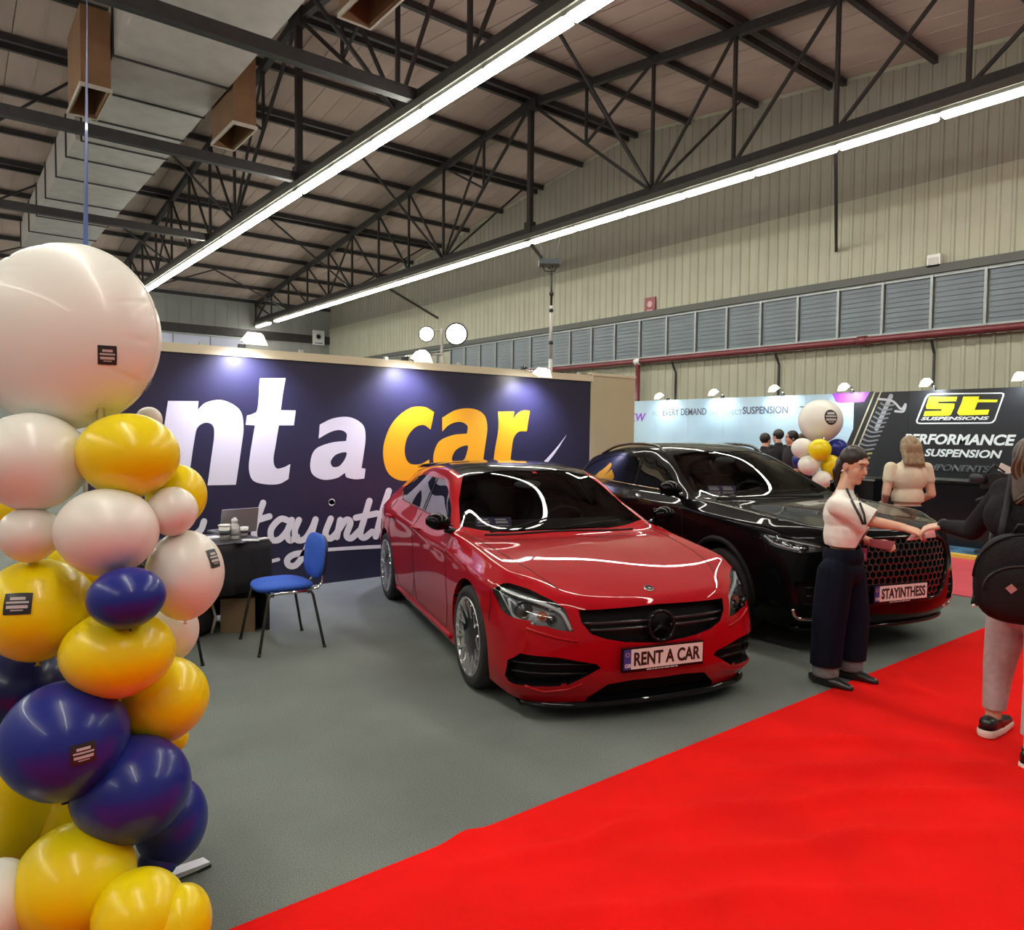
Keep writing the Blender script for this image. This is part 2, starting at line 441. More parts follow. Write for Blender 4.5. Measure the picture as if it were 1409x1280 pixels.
# fire pipe on the right wall
p = thing('fire_pipe', 'dark red fire pipe running along the wall below the windows', 'pipe', (WX-.2, 10, 3.6))
MB().smooth().tube([(WX-.2, 30.0, 3.60), (WX-.2, -5.5, 3.60)], .075, 12).build('pipe', M_pipe, p)
MB().smooth().tube([(WX-.2, 13.78, 3.60), (WX-.2, 13.78, 0)], .065, 12).build('down_pipe', M_pipe, p)
for yy in (13.78, 7.6, 20, 1.5): MB().smooth().tube([(WX-.2, yy-.09, 3.6), (WX-.2, yy+.09, 3.6)], .1, 12).build('collar', M_wht if yy > 13 and yy < 14 else M_pipe, p)
for yy in (16.9, 12.6, 9.6, 6.25, 3): MB().bar((WX-.2, yy, 3.5), (WX-.05, yy, 3.25), .04).bar((WX-.05, yy, 3.25), (WX-.05, yy, 2.2), .04).build('bracket', M_steel, p)
s = thing('fire_sign', 'small red fire equipment sign high on the corrugated wall', 'sign', (WX-.05, 13.52, 5.1))
MB().bbox((WX-.06, 13.33, 4.88), (WX-.03, 13.71, 5.32)).build('plate', mat('sign_red', (.22, .02, .03), .4), s)
sm = MB().smooth()
sm.ball((WX-.065, 13.52, 5.14), (.006, .09, .09)); sm.smooth(False).bbox((WX-.07, 13.42, 4.93), (WX-.06, 13.62, 4.99)); sm.build('pictogram', mat('sign_pink', (.6, .35, .35), .5), s)
s = thing('wall_box', 'small white junction box on the wall above the windows', 'box', (WX-.1, 6.28, 4.93))
MB().bbox((WX-.16, 6.16, 4.90), (WX-.04, 6.40, 5.14)).build('case', M_wht, s); MB().bbox((WX-.17, 6.19, 4.94), (WX-.16, 6.37, 5.08)).build('cover', mat('cover_grey', (.5, .5, .47), .5), s)
s = thing('hanging_sign', 'small white square sign on the dark beam of the far wall', 'sign', (14.8, WYB-.2, 6.0))
MB().bbox((14.5, WYB-.16, 5.78), (15.1, WYB-.13, 6.48)).build('plate', mat('sign_white', (.8, .82, .84), .4), s)
MB().smooth().lathe([(.14, 0), (.14, .01), (.09, .012), (.09, 0)], (14.8, WYB-.165, 6.18), 20, Matrix.Rotation(PI/2, 3, 'X')).bbox((14.6, WYB-.17, 5.84), (15.0, WYB-.163, 5.9)).build('emblem', mat('sign_grey', (.3, .35, .4), .5), s)
# ------------------------------------------------------------------ red carpet and aisle carpets
M_red = mat("red_carpet", (0.72, 0.006, 0.004), .95, var=.10, scale=2.0, bump=.25, bscale=160, spec=.12)
M_pink = mat('pink_carpet', (0.55, 0.06, 0.085), .9, var=.1, scale=3, bump=.2, bscale=150)
def wavy(x0, x1, y0, y1, nx, ny, top, th, fn):
    mb = MB().smooth(); P = [[Vector((x0+(x1-x0)*i/nx, y0+(y1-y0)*j/ny, 0)) for j in range(ny+1)] for i in range(nx+1)]
    for row in P:
        for p in row: p.z = top+fn(p.x, p.y)
    mb.grid(P)
    edge = [P[i][0] for i in range(nx+1)]+[P[nx][j] for j in range(1, ny+1)]+[P[i][ny] for i in range(nx-1, -1, -1)]+[P[0][j] for j in range(ny-1, 0, -1)]
    mb.smooth(False); n = len(edge); mb.add(edge+[Vector((p.x, p.y, 0.001)) for p in edge], [((i+1) % n, i, n+i, n+(i+1) % n) for i in range(n)])
    return mb
RIDGES = []
for (ax_, ay_), (bx_, by_), hh, ww in (((880, 1022), (1345, 1030), .042, .040), ((1010, 1062), (1400, 1062), .048, .042), ((860, 1120), (1409, 1092), .038, .045), ((640, 1195), (1010, 1120), .030, .045), ((900, 1180), (1380, 1150), .034, .05), ((1230, 925), (1330, 1000), .016, .05), ((700, 1262), (1250, 1235), .028, .05)):
    RIDGES.append((on_axis(ax_, ay_, 2, 0), on_axis(bx_, by_, 2, 0), hh, ww))
def ripple(x, y):
    e = max(0, min(1, (2.36-y)/.12)); z = 0
    for a, b, hh, ww in RIDGES:
        dx, dy = b.x-a.x, b.y-a.y; L2 = dx*dx+dy*dy; t = ((x-a.x)*dx+(y-a.y)*dy)/L2
        if -.2 < t < 1.2:
            f = max(0, 1-((t-.5)/.62)**2); px, py = a.x+dx*t, a.y+dy*t; w = .03*math.sin(7*t)+.015*math.sin(17*t+1); s = ((x-px)*-dy+(y-py)*dx)/math.sqrt(L2)+w
            z += hh*f*math.exp(-(s/ww)**2)
    z += .004*(math.sin(2.3*y+.35*x+.8*math.sin(.9*x+1.3*y))+1)
    lift = .022*math.exp(-((x-1.64)/.07)**2)*math.exp(-((y-2.36)/.05)**2)
    return e*z+lift
tag(wavy(-3.0, 10.6, -3.2, 2.37, 380, 190, .009, .008, ripple).build('red_carpet', M_red), 'bright red carpet runner with soft wrinkles along the aisle', 'carpet')
tag(wavy(8.22, 10.72, 2.38, 12.0, 6, 10, .008, .006, lambda x, y: 0).build('cross_carpet', M_pink), 'pinkish red aisle carpet crossing behind the black car', 'carpet')
# ------------------------------------------------------------------ printed shapes on a wall
def printed(name, M, parent, loops_px, plane, thick=.003, kind=None):
    # outline of a flat print carried onto its wall plane ('Y', value) or ('X', value); loops: list of (points, corner flags)
    ax = 1 if plane[0] == 'Y' else 0; nrm = (0, -1, 0) if ax else (-1, 0, 0)
    lp = [[on_axis(p.x, p.y, ax, plane[1]) for p in catmull(a, fl)] for a, fl in loops_px]
    me = fill_poly(lp, nrm, thick)
    return link(name, me, M, parent)
def outl(s, ox, oy, sc):   # 'c x,y' corners and 's x,y' smooth points of a crop
    pts = []; fl = []
    for t in s.split():
        k, v = t[0], t[1:]; x, y = (float(q) for q in v.split(',')); pts.append((x/sc+ox, y/sc+oy)); fl.append(k == 'c')
    return pts, fl
def stroke(pts, w, ox, oy, sc):  # brush stroke in a crop -> ribbon description
    return [(x/sc+ox, y/sc+oy) for x, y in pts], w/sc
_bn = [0]
def brush(name, M, parent, st, plane, thick=.002):  # ribbon with round ends, flat on its wall
    pts, w = st; ax = 1 if plane[0] == 'Y' else 0
    P = catmull(pts, [False]*len(pts), closed=False, n=7); n = len(P); mb = MB()
    _bn[0] += 1; thick += .00035*(_bn[0] % 9)
    nrm = Vector((0, -thick, 0)) if ax else Vector((-thick, 0, 0))
    W = lambda p: on_axis(p.x, p.y, ax, plane[1])+nrm
    L = []
    for i, p in enumerate(P):
        t = (P[min(i+1, n-1)]-P[max(i-1, 0)]).normalized(); nn = Vector((-t.y, t.x, 0))*w/2; L.append([W(p+nn), W(p-nn)])
    mb.grid(L)
    for c in (P[0], P[-1]):
        r = [W(c+Vector((math.cos(2*PI*k/12), math.sin(2*PI*k/12), 0))*w/2)+(nrm*.06) for k in range(12)]; mb.add(r, [tuple(range(12))])
    return mb.build(name, M, parent)
YB = 7.32
bw = thing('booth_wall', 'long booth partition wall with a dark navy printed banner and cream top rail', 'partition wall', (4.6, YB+.06, 0))
M_cream = mat('cream_panel', (0.47, 0.42, 0.27), .55, var=.04, scale=2)
M_navy = mat('navy_print', (0.022, 0.021, 0.048), .38, var=.12, scale=1.5)
M_ltr = mat('white_print', (0.72, 0.70, 0.72), .45); M_yel = mat('amber_print', (0.86, 0.40, 0.012), .45)
M_rail = mat('cream_rail', (0.62, 0.56, 0.40), .4)
for k in range(7): MB().bbox((1.05+.99*k, YB+.012, 0), (1.05+.99*k+.984, YB+.07, 2.40)).build('panel', M_cream, bw)
for k in range(8): MB().bbox((1.03+.99*k, YB+.075, 0), (1.07+.99*k, YB+.115, 2.46)).build('post', mat('alu', (.6, .6, .6), .3, metal=.9), bw)
MB().bbox((1.0, YB-.02, 2.335), (7.16, YB+.07, 2.42)).build('top_rail', M_rail, bw)
MB().bbox((7.125, YB-.012, 0), (8.0, YB+.05, 2.44)).build('end_panel', M_cream, bw)
MB().bbox((7.125, YB-.02, 2.42), (8.02, YB+.06, 2.455)).build('end_rail', M_rail, bw)
ban = MB().bbox((1.06, YB, 0.0), (7.12, YB+.008, 2.333)).build('banner', M_navy, bw)
A = (200, 440, 2.667); B = (400, 500, 3.2023)
LET = [
 ('n', M_ltr, A, ['c83,298 c195,299 c192,330 s225,303 s285,296 s345,330 s360,390 s352,470 c332,606 c228,608 s240,520 s252,430 s248,390 s222,378 s192,395 s180,440 c165,540 c150,606 c40,606 c60,450']),
 ('t', M_ltr, A, ['c420,216 c515,214 s505,270 c497,332 c552,333 c545,388 c490,388 s478,460 s470,515 s480,545 s505,543 c532,530 c525,585 s490,603 s440,604 s395,590 s380,550 s385,490 c402,388 c368,386 c373,352 s395,345 s412,325']),
 ('a', M_ltr, A, ['c640,385 s690,362 s750,358 s797,385 s808,430 s800,500 c793,545 c808,547 c803,583 s770,586 s738,578 c733,562 s700,582 s650,587 s612,565 s606,520 s625,475 s680,452 c737,445 s738,418 s715,405 s680,412 c636,436', 's737,487 s700,495 s680,520 s688,540 s712,537 s732,512']),
 ('c', M_yel, B, ['c632,215 s585,192 s520,200 s450,260 s412,350 s410,430 s435,490 s490,518 s560,505 c612,468 c610,425 s570,445 s522,440 s502,395 s512,330 s545,285 s585,272 c616,292']),
 ('a', M_yel, B, ['c668,240 s730,205 s800,200 s850,225 s866,280 s857,360 c846,440 c866,445 c860,482 c775,482 c768,455 s720,480 s655,475 s628,425 s650,350 s710,318 c777,310 s778,275 s745,258 s700,270 c668,300', 's778,362 s730,380 s710,420 s725,440 s760,428 s776,395']),
 ('r', M_yel, B, ['c913,213 c985,212 c980,245 s1000,220 s1025,208 c1053,210 c1040,300 s1005,302 s982,330 s972,390 c962,482 c886,482 s900,380 s915,290']),
 ('swoosh', M_ltr, B, ['c1216,315 s1160,385 s1090,455 s1000,500 c960,520 c1040,512 s1110,460 s1165,395']),
]
for nm, M, cr, loops in LET: printed('letter' if nm != 'swoosh' else 'swoosh', M, ban, [outl(l, *cr) for l in loops], ('Y', YB-.0005), .002)
for body, x in (('e', .98), ('r', .62)):
    me = text_mesh(body, .95, .03, .001, .9); me.transform(Matrix.Translation((x+.12, YB-.002, 1.28)) @ Matrix.Rotation(PI/2, 4, 'X')); link('letter', me, M_ltr, ban)
ST = [[(432,672),(415,720),(400,768),(402,803),(425,812)], [(372,747),(455,722)], [(527,738),(495,732),(462,768),(464,806),(492,806),(522,772),(536,738)], [(537,735),(520,782),(530,810),(556,796)],
 [(563,735),(548,775),(556,808),(585,804),(610,768),(624,733)], [(624,733),(605,800),(582,860),(552,900),(527,902),(520,882),(545,862),(610,852)],
 [(680,730),(660,785),(678,803),(703,782)], [(684,668),(683,672)], [(715,735),(702,798)], [(703,780),(735,736),(752,745),(738,790),(755,802),(785,775)], [(822,665),(800,740),(788,786),(803,800),(832,778)], [(772,727),(850,711)],
 [(893,628),(870,700),(845,796)], [(856,762),(888,734),(905,745),(893,790),(915,795)], [(215,740),(204,770),(180,790)],
 [(950,760),(985,735),(968,725),(945,765),(965,795),(1010,770)], [(1040,735),(1030,760),(1050,785),(1020,800)], [(1090,735),(1080,760),(1100,785),(1070,800)]]
for s in ST: brush('script_letter', M_ltr, ban, stroke(s, 23, *A), ('Y', YB-.0005), .002)
for s in ([(640,846),(760,838),(880,832),(1100,822)], [(452,889),(488,880)]): brush('underline', M_ltr, ban, stroke(s, 13, *A), ('Y', YB-.0006), .0015)
# arm lamps above the booth walls
M_lamp = mat('lamp_glow', (1, 1, 1), .5, emit=(1, .97, .9), estr=28)
M_lampc = mat('lamp_glow_cool', (1, 1, 1), .5, emit=(.93, .98, 1.0), estr=26)
def arm_lamp(base, head, aim, label, w, group=None, power=60, glow=M_lamp, col=(1, .95, .88), spot=1.6):
    base = Vector(base); head = Vector(head); t = thing('arm_lamp', label, 'lamp', base, 0, group)
    mid = Vector((base.x, base.y, head.z+.10))
    MB().smooth().tube([base, base+Vector((0, 0, .05)), (base+mid)/2, mid+(head-mid)*.35, head+Vector((0, 0, .06))], .012, 6).build('arm', M_chrome, t)
    MB().bbox(base+Vector((-.03, -.03, -.03)), base+Vector((.03, .03, .03))).build('clamp', M_blk, t)
    d = (Vector(aim)-head).normalized(); q = Vector((0, 0, -1)).rotation_difference(d).to_matrix()
    h = MB(); h.add([head+q @ Vector(p) for p in ((-w/2,-w*.35,0),(w/2,-w*.35,0),(w/2,w*.35,0),(-w/2,w*.35,0),(-w*.3,-w*.2,.09),(w*.3,-w*.2,.09),(w*.3,w*.2,.09),(-w*.3,w*.2,.09))], [(4,5,6,7),(0,1,5,4),(1,2,6,5),(2,3,7,6),(3,0,4,7)])
    h.build('reflector', mat('reflector', (.7, .7, .66), .35, emit=(1, .93, .78), estr=1.1), t)
    l = MB(); l.add([head+q @ Vector(p) for p in ((-w*.42,-w*.28,.015),(w*.42,-w*.28,.015),(w*.42,w*.28,.015),(-w*.42,w*.28,.015))], [(0, 3, 2, 1), (0, 1, 2, 3)])
    l.build('lens', glow, t)
    ld = bpy.data.lights.new('lamp_beam', 'SPOT'); ld.energy = power; ld.color = col; ld.spot_size = spot; ld.spot_blend = .8; ld.shadow_soft_size = w*.3
    lo = bpy.data.objects.new('lamp_beam', ld); COL.objects.link(lo); lo.parent = t; lo.location = head+d*.03-base; lo.rotation_euler = d.to_track_quat('-Z', 'Y').to_euler()
    return t
for i, (px, py, lab) in enumerate(((350, 472, 'arm lamp lighting the banner above the letter t'), (580, 496, 'arm lamp glowing above the amber letter c of the banner'), (746, 517, 'arm lamp lighting the banner just below the slim mast'))):
    h = on_axis(px, py, 1, YB-.34)
    arm_lamp((h.x, YB+.02, 2.43), h, (h.x, YB, 1.5), lab, .21, None, 120, M_lamp, (.66, .66, 1.0), 2.4)
# floodlights on a stand behind the booth wall
fs = at_depth(608, 470, 15.0)
t = thing('floodlight_stand', 'stand with three glaring round floodlights behind the booth wall', 'floodlight', (fs.x, fs.y, 0))
MB().smooth().tube([(fs.x, fs.y, 0), (fs.x, fs.y, at_depth(608, 452, 15).z)], .03, 8).build('pole', M_galv, t)
MB().smooth().tube([at_depth(585, 455, 15), at_depth(630, 455, 15)], .02, 6).tube([at_depth(582, 488, 15), at_depth(608, 488, 15)], .02, 6).build('crossbar', M_galv, t)
for k in range(3):
    a = 2*PI*k/3; MB().smooth().tube([(fs.x, fs.y, .7), (fs.x+.6*math.cos(a), fs.y+.6*math.sin(a), .02)], .02, 6).build('leg', M_galv, t)
for px, py, r in ((587, 460, .16), (628, 460, .23), (581, 493, .19)):
    c = at_depth(px, py, 14.9); Q = FW.to_track_quat('-Z', 'Y').to_matrix()
    hd = MB().smooth().lathe([(r*.5, -.2), (r*.95, -.05), (r*1.02, .02), (r*.96, .02)], c, 20, Q).build('lamp_head', M_blk, t)
    MB().smooth().ball(c, (r*.95, r*.95, .05), 16, 8, Q).build('lens', mat('flood_glow', (1, 1, 1), .5, emit=(1, .98, .9), estr=30), hd)
# slim mast with a dark box head behind the booth wall
MZ = 10.9; m0 = at_depth(757.5, 500, MZ); m1 = at_depth(757.5, 377, MZ)
t = thing('telescopic_mast', 'slim dark telescopic mast with a flat box head behind the booth wall', 'mast', (m0.x, m0.y, 0))
zs = [0, 2.75, 3.1, 3.4, 3.75, m1.z]
for a, b, r in ((0, 2.72, .03), (2.72, 3.5, .024), (3.5, m1.z, .017)): MB().smooth().tube([(m0.x, m0.y, a), (m0.x, m0.y, b)], r, 8).build('tube', M_blk if r < .02 else M_galv, t)
for z in (at_depth(757, 472, MZ).z, at_depth(757, 428, MZ).z, at_depth(757, 405, MZ).z): MB().smooth().ball((m0.x, m0.y, z), (.035, .035, .04), 8, 6).build('clamp', M_blk, t)
for k in range(3):
    a = 2*PI*k/3+.5; MB().smooth().tube([(m0.x, m0.y, .5), (m0.x+.45*math.cos(a), m0.y+.45*math.sin(a), .01)], .015, 6).build('leg', M_blk, t)
hc = at_depth(756, 362, MZ); RM = Matrix((RT, FW, UP)).transposed()
hb = MB().box(hc, (.31, .22, .075), RM).build('head_box', mat('slate_box', (.03, .045, .055), .4), t)
mb = MB().smooth()
for s in (-.11, .05, .12): mb.tube([hc+RT*s-UP*.04, hc+RT*s*.6-UP*.12, Vector((m0.x, m0.y, m1.z))+UP*.02], .009, 6)
mb.build('bracket', M_blk, t)
for s in (-.13, .13): MB().smooth().tube([hc+RT*s*.6+UP*.03, hc+RT*s*1.3+UP*.42], .006, 5).build('antenna', mat('dim_wire', (.2, .2, .2), .6), t)
# ------------------------------------------------------------------ suspension booth along the right
KX = 13.8
kw = thing('exhibit_wall', 'pale blue exhibitor wall printed with a suspension slogan', 'partition wall', (KX+.05, 9.9, 0))
M_pb = mat('pale_blue_print', (0.42, 0.62, 0.78), .4, var=.12, scale=.9, var2=(.52, .70, .82))
for k in range(6): MB().bbox((KX, 12.9-.98*(k+1)+.004, 0), (KX+.06, 12.9-.98*k, 2.44)).build('panel', M_pb, kw)
M_tx = mat('slate_text', (0.10, 0.11, 0.17), .5); M_txl = mat('pale_text', (.30, .37, .45), .5); M_pur = mat('purple_print', (0.30, 0.06, 0.62), .45)
def wall_text(body, px, py, px2, hpx, M, parent, x, name='lettering', bold=.01, shear=0, outline=None):
    # text on the wall x = const, from pixel column px to px2 with cap height hpx, baseline at py
    a = on_axis(px, py, 0, x); b = on_axis(px2, py, 0, x); tp = on_axis(px, py-hpx, 0, x)
    me = text_mesh(body, 1.0, bold, .0015, 1, shear, outline=outline)
    xs = [v.co.x for v in me.vertices]; ys = [v.co.y for v in me.vertices]; w = max(xs)-min(xs); h = max(ys)-min(ys)
    L = abs(a.y-b.y); H = tp.z-a.z
    me.transform(Matrix.Translation((x-.003, a.y, a.z)) @ Matrix(((0, 0, -1, 0), (-1, 0, 0, 0), (0, 1, 0, 0), (0, 0, 0, 1))) @ Matrix.Diagonal((L/w, H/h, 1, 1)) @ Matrix.Translation((-min(xs), -min(ys), 0)))
    return link(name, me, M, parent)
wall_text('FOR', 898, 572, 911, 6, M_txl, kw, KX); wall_text('EVERY DEMAND', 912, 572, 972, 9, M_tx, kw, KX)
wall_text('THE PERFECT', 975, 571.5, 1021, 7, M_txl, kw, KX); wall_text('SUSPENSION', 1022, 570, 1084, 10, M_tx, kw, KX, bold=.02)
wall_text('KW', 866, 580, 889, 11, M_pur, kw, KX, bold=.02, shear=.2); wall_text('30', 1100, 570, 1118, 11, M_tx, kw, KX)
printed('purple_flag', M_pur, kw, [([(1145, 541.5), (1197, 539.5), (1189, 553), (1157, 555), (1150, 553)], [True]*5)], ('X', KX-.001), .002)
sw = thing('exhibit_wall', 'black exhibitor wall with yellow logo and white suspension lettering', 'partition wall', (KX+.05, 5, 0))
M_bp = mat('black_print', (0.016, 0.018, 0.022), .35, var=.15, scale=1.2)
for k in range(5): MB().bbox((KX, 7.0-.98*(k+1)+.004, 0), (KX+.06, 7.0-.98*k, 2.44)).build('panel', M_bp, sw)
for k in range(3): MB().bbox((KX-.05, 2.1-.98*(k+1)+.004, 0), (KX+.01, 2.1-.98*k, 2.5)).build('panel', M_bp, sw)
printed('slanted_edge', M_bp, sw, [([(1204, 538.5), (1196.5, 539.3), (1152, 640), (1150, 700), (1204, 700)], [True]*5)], ('X', KX-.002), .001)
M_gl = mat('gold_line', (.55, .5, .33), .4)
for a in (0, 8.5): printed('gold_line', M_gl, sw, [([(1203+a, 539-a*.05), (1205+a, 538.9-a*.05), (1163+a, 640), (1161+a, 640)], [True]*4)], ('X', KX-.0045), .001)
M_sy = mat('yellow_print', (0.85, 0.80, 0.02), .4); M_w2 = mat('white_print_cool', (.78, .84, .86), .4)
# printed shock absorber: coil turns and strut
for k in range(15):
    f = k/14; cx = 1221-f*42; cy = 556+f*85; rx = 9+f*3
    brush('spring_coil', mat('coil_grey', (.22, .24, .27), .4) if k < 11 else mat('coil_gold', (.4, .33, .12), .4), sw, stroke([(cx-rx, cy-1), (cx-2, cy+2.5), (cx+rx, cy+1)], 2.2, 0, 0, 1), ('X', KX-.0045), .001)
brush('strut', mat('strut_grey', (.38, .40, .43), .4), sw, stroke([(1226, 545), (1214, 572), (1206, 590)], 6, 0, 0, 1), ('X', KX-.0035), .001)
brush('strut_mount', mat('strut_light', (.5, .52, .55), .4), sw, stroke([(1208, 549), (1228, 552), (1240, 563), (1246, 556), (1243, 566), (1232, 566)], 3, 0, 0, 1), ('X', KX-.006), .001)
C = (1150, 520, 5.44)
def ring(px, w):  # rounded outline as a closed band
    P = catmull(px, [False]*len(px), True, 8); c = sum(P, Vector())/len(P)
    return P
fr_o = [(606,340),(600,322),(668,150),(690,122),(720,116),(1240,110),(1262,118),(1260,135),(1195,318),(1175,338),(1150,343),(630,346)]
fr_i = [(617,334),(612,322),(680,155),(697,132),(724,126),(1238,119),(1250,124),(1248,137),(1186,312),(1168,329),(1148,333),(632,337)]
cv = lambda P: [(x/C[2]+C[0], y/C[2]+C[1]) for x, y in P]
printed('logo_frame', M_w2, sw, [(cv(fr_o), [True]*12), (cv(fr_i), [True]*12)], ('X', KX-.004), .001)
printed('logo_letter', M_sy, sw, [(cv([(700,142),(910,142),(900,175),(770,176),(764,192),(890,194),(885,225),(860,278),(840,284),(656,286),(668,250),(790,248),(796,234),(680,232),(676,215)]), [True]*15)], ('X', KX-.004), .001)
printed('logo_letter', M_sy, sw, [(cv([(955,140),(1075,139),(1068,162),(1212,164),(1206,182),(1062,184),(1040,240),(1150,238),(1138,276),(925,282),(908,262),(940,190)]), [True]*12)], ('X', KX-.004), .001)
wall_text('SUSPENSIONS', 1267, 578.5, 1361, 4.5, M_w2, sw, KX-.002, bold=.03, shear=.3)
wall_text('PERFORMANCE', 1243, 611, 1398, 14, M_w2, sw, KX-.002, bold=.035, shear=.25)
wall_text('SUSPENSION', 1272, 628, 1379, 10.5, M_w2, sw, KX-.002, bold=.03, shear=.25)
wall_text('COMPONENTS', 1255, 646, 1362, 8.5, mat('grey_text', (.33, .36, .38), .5), sw, KX-.002, bold=.0, shear=.25, outline=.012)
LB = ['arm lamp over the slogan word DEMAND', 'arm lamp over the slogan word PERFECT', 'arm lamp over the slogan word SUSPENSION', 'arm lamp over the purple flag shape', 'arm lamp over the yellow logo on the black wall', 'arm lamp over the last panel at the right picture edge']
for (px, py), lab in zip(((907, 548), (982, 543), (1065, 538), (1161, 536), (1274, 530), (1402, 522)), LB):
    h = on_axis(px, py-1, 0, KX-.3); arm_lamp((KX+.02, h.y, 2.46), h, (KX, h.y, 1.9), lab, .22, None, 26, M_lampc, (.85, .95, 1.0), 2.5)
# booth floor, counters
MB_ = tag(MB().bbox((10.9, 1.5, 0), (13.6, 7.0, .05)).build('booth_platform', mat('blue_floor', (.10, .24, .42), .18, var=.6, scale=3)), 'blue glossy booth platform beyond the pinkish carpet', 'platform')
st = MB().bbox((10.72, 1.5, 0), (10.88, 7.0, .055)).build('edge_strip', mat('yellow_edge', (.75, .55, .10), .4)); tag(st, 'yellow edge strip along the blue booth platform', 'strip')
def counter(c0, c1, h, label):
    t = thing('counter', label, 'counter', ((c0[0]+c1[0])/2, (c0[1]+c1[1])/2, .05))
    MB().bbox((c0[0], c0[1], .051), (c1[0], c1[1], h-.04)).build('body', mat('black_gloss', (.010, .011, .014), .2), t)
    MB().bbox((c0[0]-.03, c0[1]-.03, h-.04), (c1[0]+.03, c1[1]+.03, h)).build('top', mat('black_top', (.02, .02, .02), .25), t)
    MB().bbox((c0[0]-.036, c0[1]-.036, h-.035), (c0[0]-.031, c1[1]+.03, h-.008)).build('silver_trim', M_chrome, t)
counter((11.6, 1.9), (12.3, 5.35), .99, 'black counter with a bright silver edge in front of the black wall')
counter((11.7, 5.6), (12.3, 6.85), .95, 'black counter below the printed shock absorber')
# ------------------------------------------------------------------ balloon column
def balloon_mat(n, c, r=.30): return mat(n, c, r, coat=.12, spec=.35)
BY = balloon_mat('latex_yellow', (0.84, 0.66, 0.003)); BB = balloon_mat('latex_blue', (0.012, 0.022, 0.22)); BW = balloon_mat('latex_cream', (0.78, 0.77, 0.70)); BD = balloon_mat('latex_navy', (0.006, 0.012, 0.09))
M_stk = mat('sticker_black', (.02, .02, .022), .35); M_stp = mat('sticker_print', (.5, .48, .48), .5)
def bal_mesh():
    mb = MB().smooth(); prof = []
    for i in range(25):
        t = PI*i/24; r = math.sin(t); z = math.cos(t)
        if z < 0: r *= 1-.10*z*z; z *= 1.06
        prof.append((max(r, 0.0005), z))
    mb.lathe(prof[::-1], n=36); return mb.mesh('balloon')
BME = bal_mesh()
KNOT = MB().smooth().lathe([(.012, 0), (.035, -.03), (.02, -.06), (.06, -.09)], (0, 0, -1.05), 10).mesh('knot')
def balloon(px, py, rx, ry, z, M, label, name='balloon', tilt=0.0, rd=None, group=None):
    k = z/FPX; c = at_depth(px, py, z)
    o = bpy.data.objects.new(name, BME.copy()); COL.objects.link(o); o.data.materials.clear(); o.data.materials.append(M)
    S = Matrix.Diagonal((rx*k, (rd or (rx+ry)/2)*k, ry*k)); R = Matrix((RT, FW, UP)).transposed() @ Matrix.Rotation(tilt, 3, 'Y') @ S
    o.data.transform(R.to_4x4()); o.location = c; tag(o, label, 'balloon', group)
    o.data.polygons.foreach_set('use_smooth', [True]*len(o.data.polygons))
    kn = KNOT.copy(); kn.transform(R.to_4x4()); kn.materials.append(M); kk = bpy.data.objects.new('knot', kn); COL.objects.link(kk); kk.parent = o
    class W: pass
    w = W(); w.o = o; w.matrix_world_c = c; w.matrix_world_R = R
    return w
def stick(w, *a): return _stick(w.o, w.matrix_world_c, w.matrix_world_R, *a)
def _stick(ob, c, R, px, py, w, h, round_=False):
    d = ray(px, py).normalized(); q = R.inverted(); e = q @ (EYE-c); dd = q @ d
    a = dd.dot(dd); b = e.dot(dd); cc = e.dot(e)-1; t = (-b-math.sqrt(max(0, b*b-a*cc)))/a
    hit = EYE+d*t; n0 = (q.transposed() @ (q @ (hit-c))).normalized(); up = Vector((0, 0, 1)); x = up.cross(n0).normalized(); y = n0.cross(x)
    def surf(u, v, k): return c+R @ ((q @ (hit+x*u+y*v-c)).normalized())+n0*k
    N = 6; mb = MB().smooth()
    if round_: mb.grid([[surf(.5*w*r*math.cos(2*PI*k/20), .5*h*r*math.sin(2*PI*k/20), .0022) for r in (.02, .5, 1)] for k in range(21)])
    else: mb.grid([[surf((i/N-.5)*w, (j/N-.5)*h, .0022) for j in range(N+1)] for i in range(N+1)])
    s = mb.build('sticker', M_stk, ob); mb = MB()
    for v0, v1, u in ((.17, .30, .27), (.01, .10, .40), (-.22, -.08, .38), (-.33, -.28, .22)):
        mb.grid([[surf((i/4-.5)*2*u*w, v*h, .004) for v in (v0, v1)] for i in range(5)])
    mb.build('sticker_print', M_stp, s)
B = balloon
B(205, 578, 17, 18, 2.72, BW, 'white balloon peeping out below the right edge of the giant foil balloon')
B(243, 682, 39, 43, 2.62, BY, 'yellow balloon half hidden beside the letter n of the banner')
B(120, 782, 52, 45, 2.70, BY, 'yellow balloon mostly hidden behind the small blue balloon')
B(0, 705, 45, 40, 2.66, BY, 'yellow balloon showing between two white ones at the picture edge')
B(237, 868, 34, 40, 2.72, BW, 'white balloon below the stickered white one, mostly hidden')
B(255, 790, 50, 60, 2.52, BW, 'white balloon with a black sticker on its right rim')
B(237, 703, 33, 33, 2.46, BW, 'small white balloon in front of the half hidden yellow one')
B(45, 634, 70, 66, 2.38, BW, 'round white balloon directly under the giant foil balloon')
B(177, 626, 66, 57, 2.42, BY, 'yellow balloon tucked under the right side of the giant foil balloon')
B(41, 735, 40, 37, 2.36, BW, 'smallest white balloon, beside the yellow stickered one')
B(148, 731, 66, 59, 2.34, BW, 'white balloon just above the small blue balloon')
w = B(52, 838, 73, 68, 2.42, BY, 'yellow balloon with a square black sticker on its front'); stick(w, 24, 831, .08, .068)
B(163, 898, 74, 58, 2.34, BY, 'wide yellow balloon just below the small blue balloon')
B(174, 822, 51, 41, 2.24, BB, 'small blue balloon among the yellow and white ones', tilt=-.12)
B(28, 945, 64, 58, 2.58, BD, 'dark navy balloon in the shade behind the stickered yellow one')
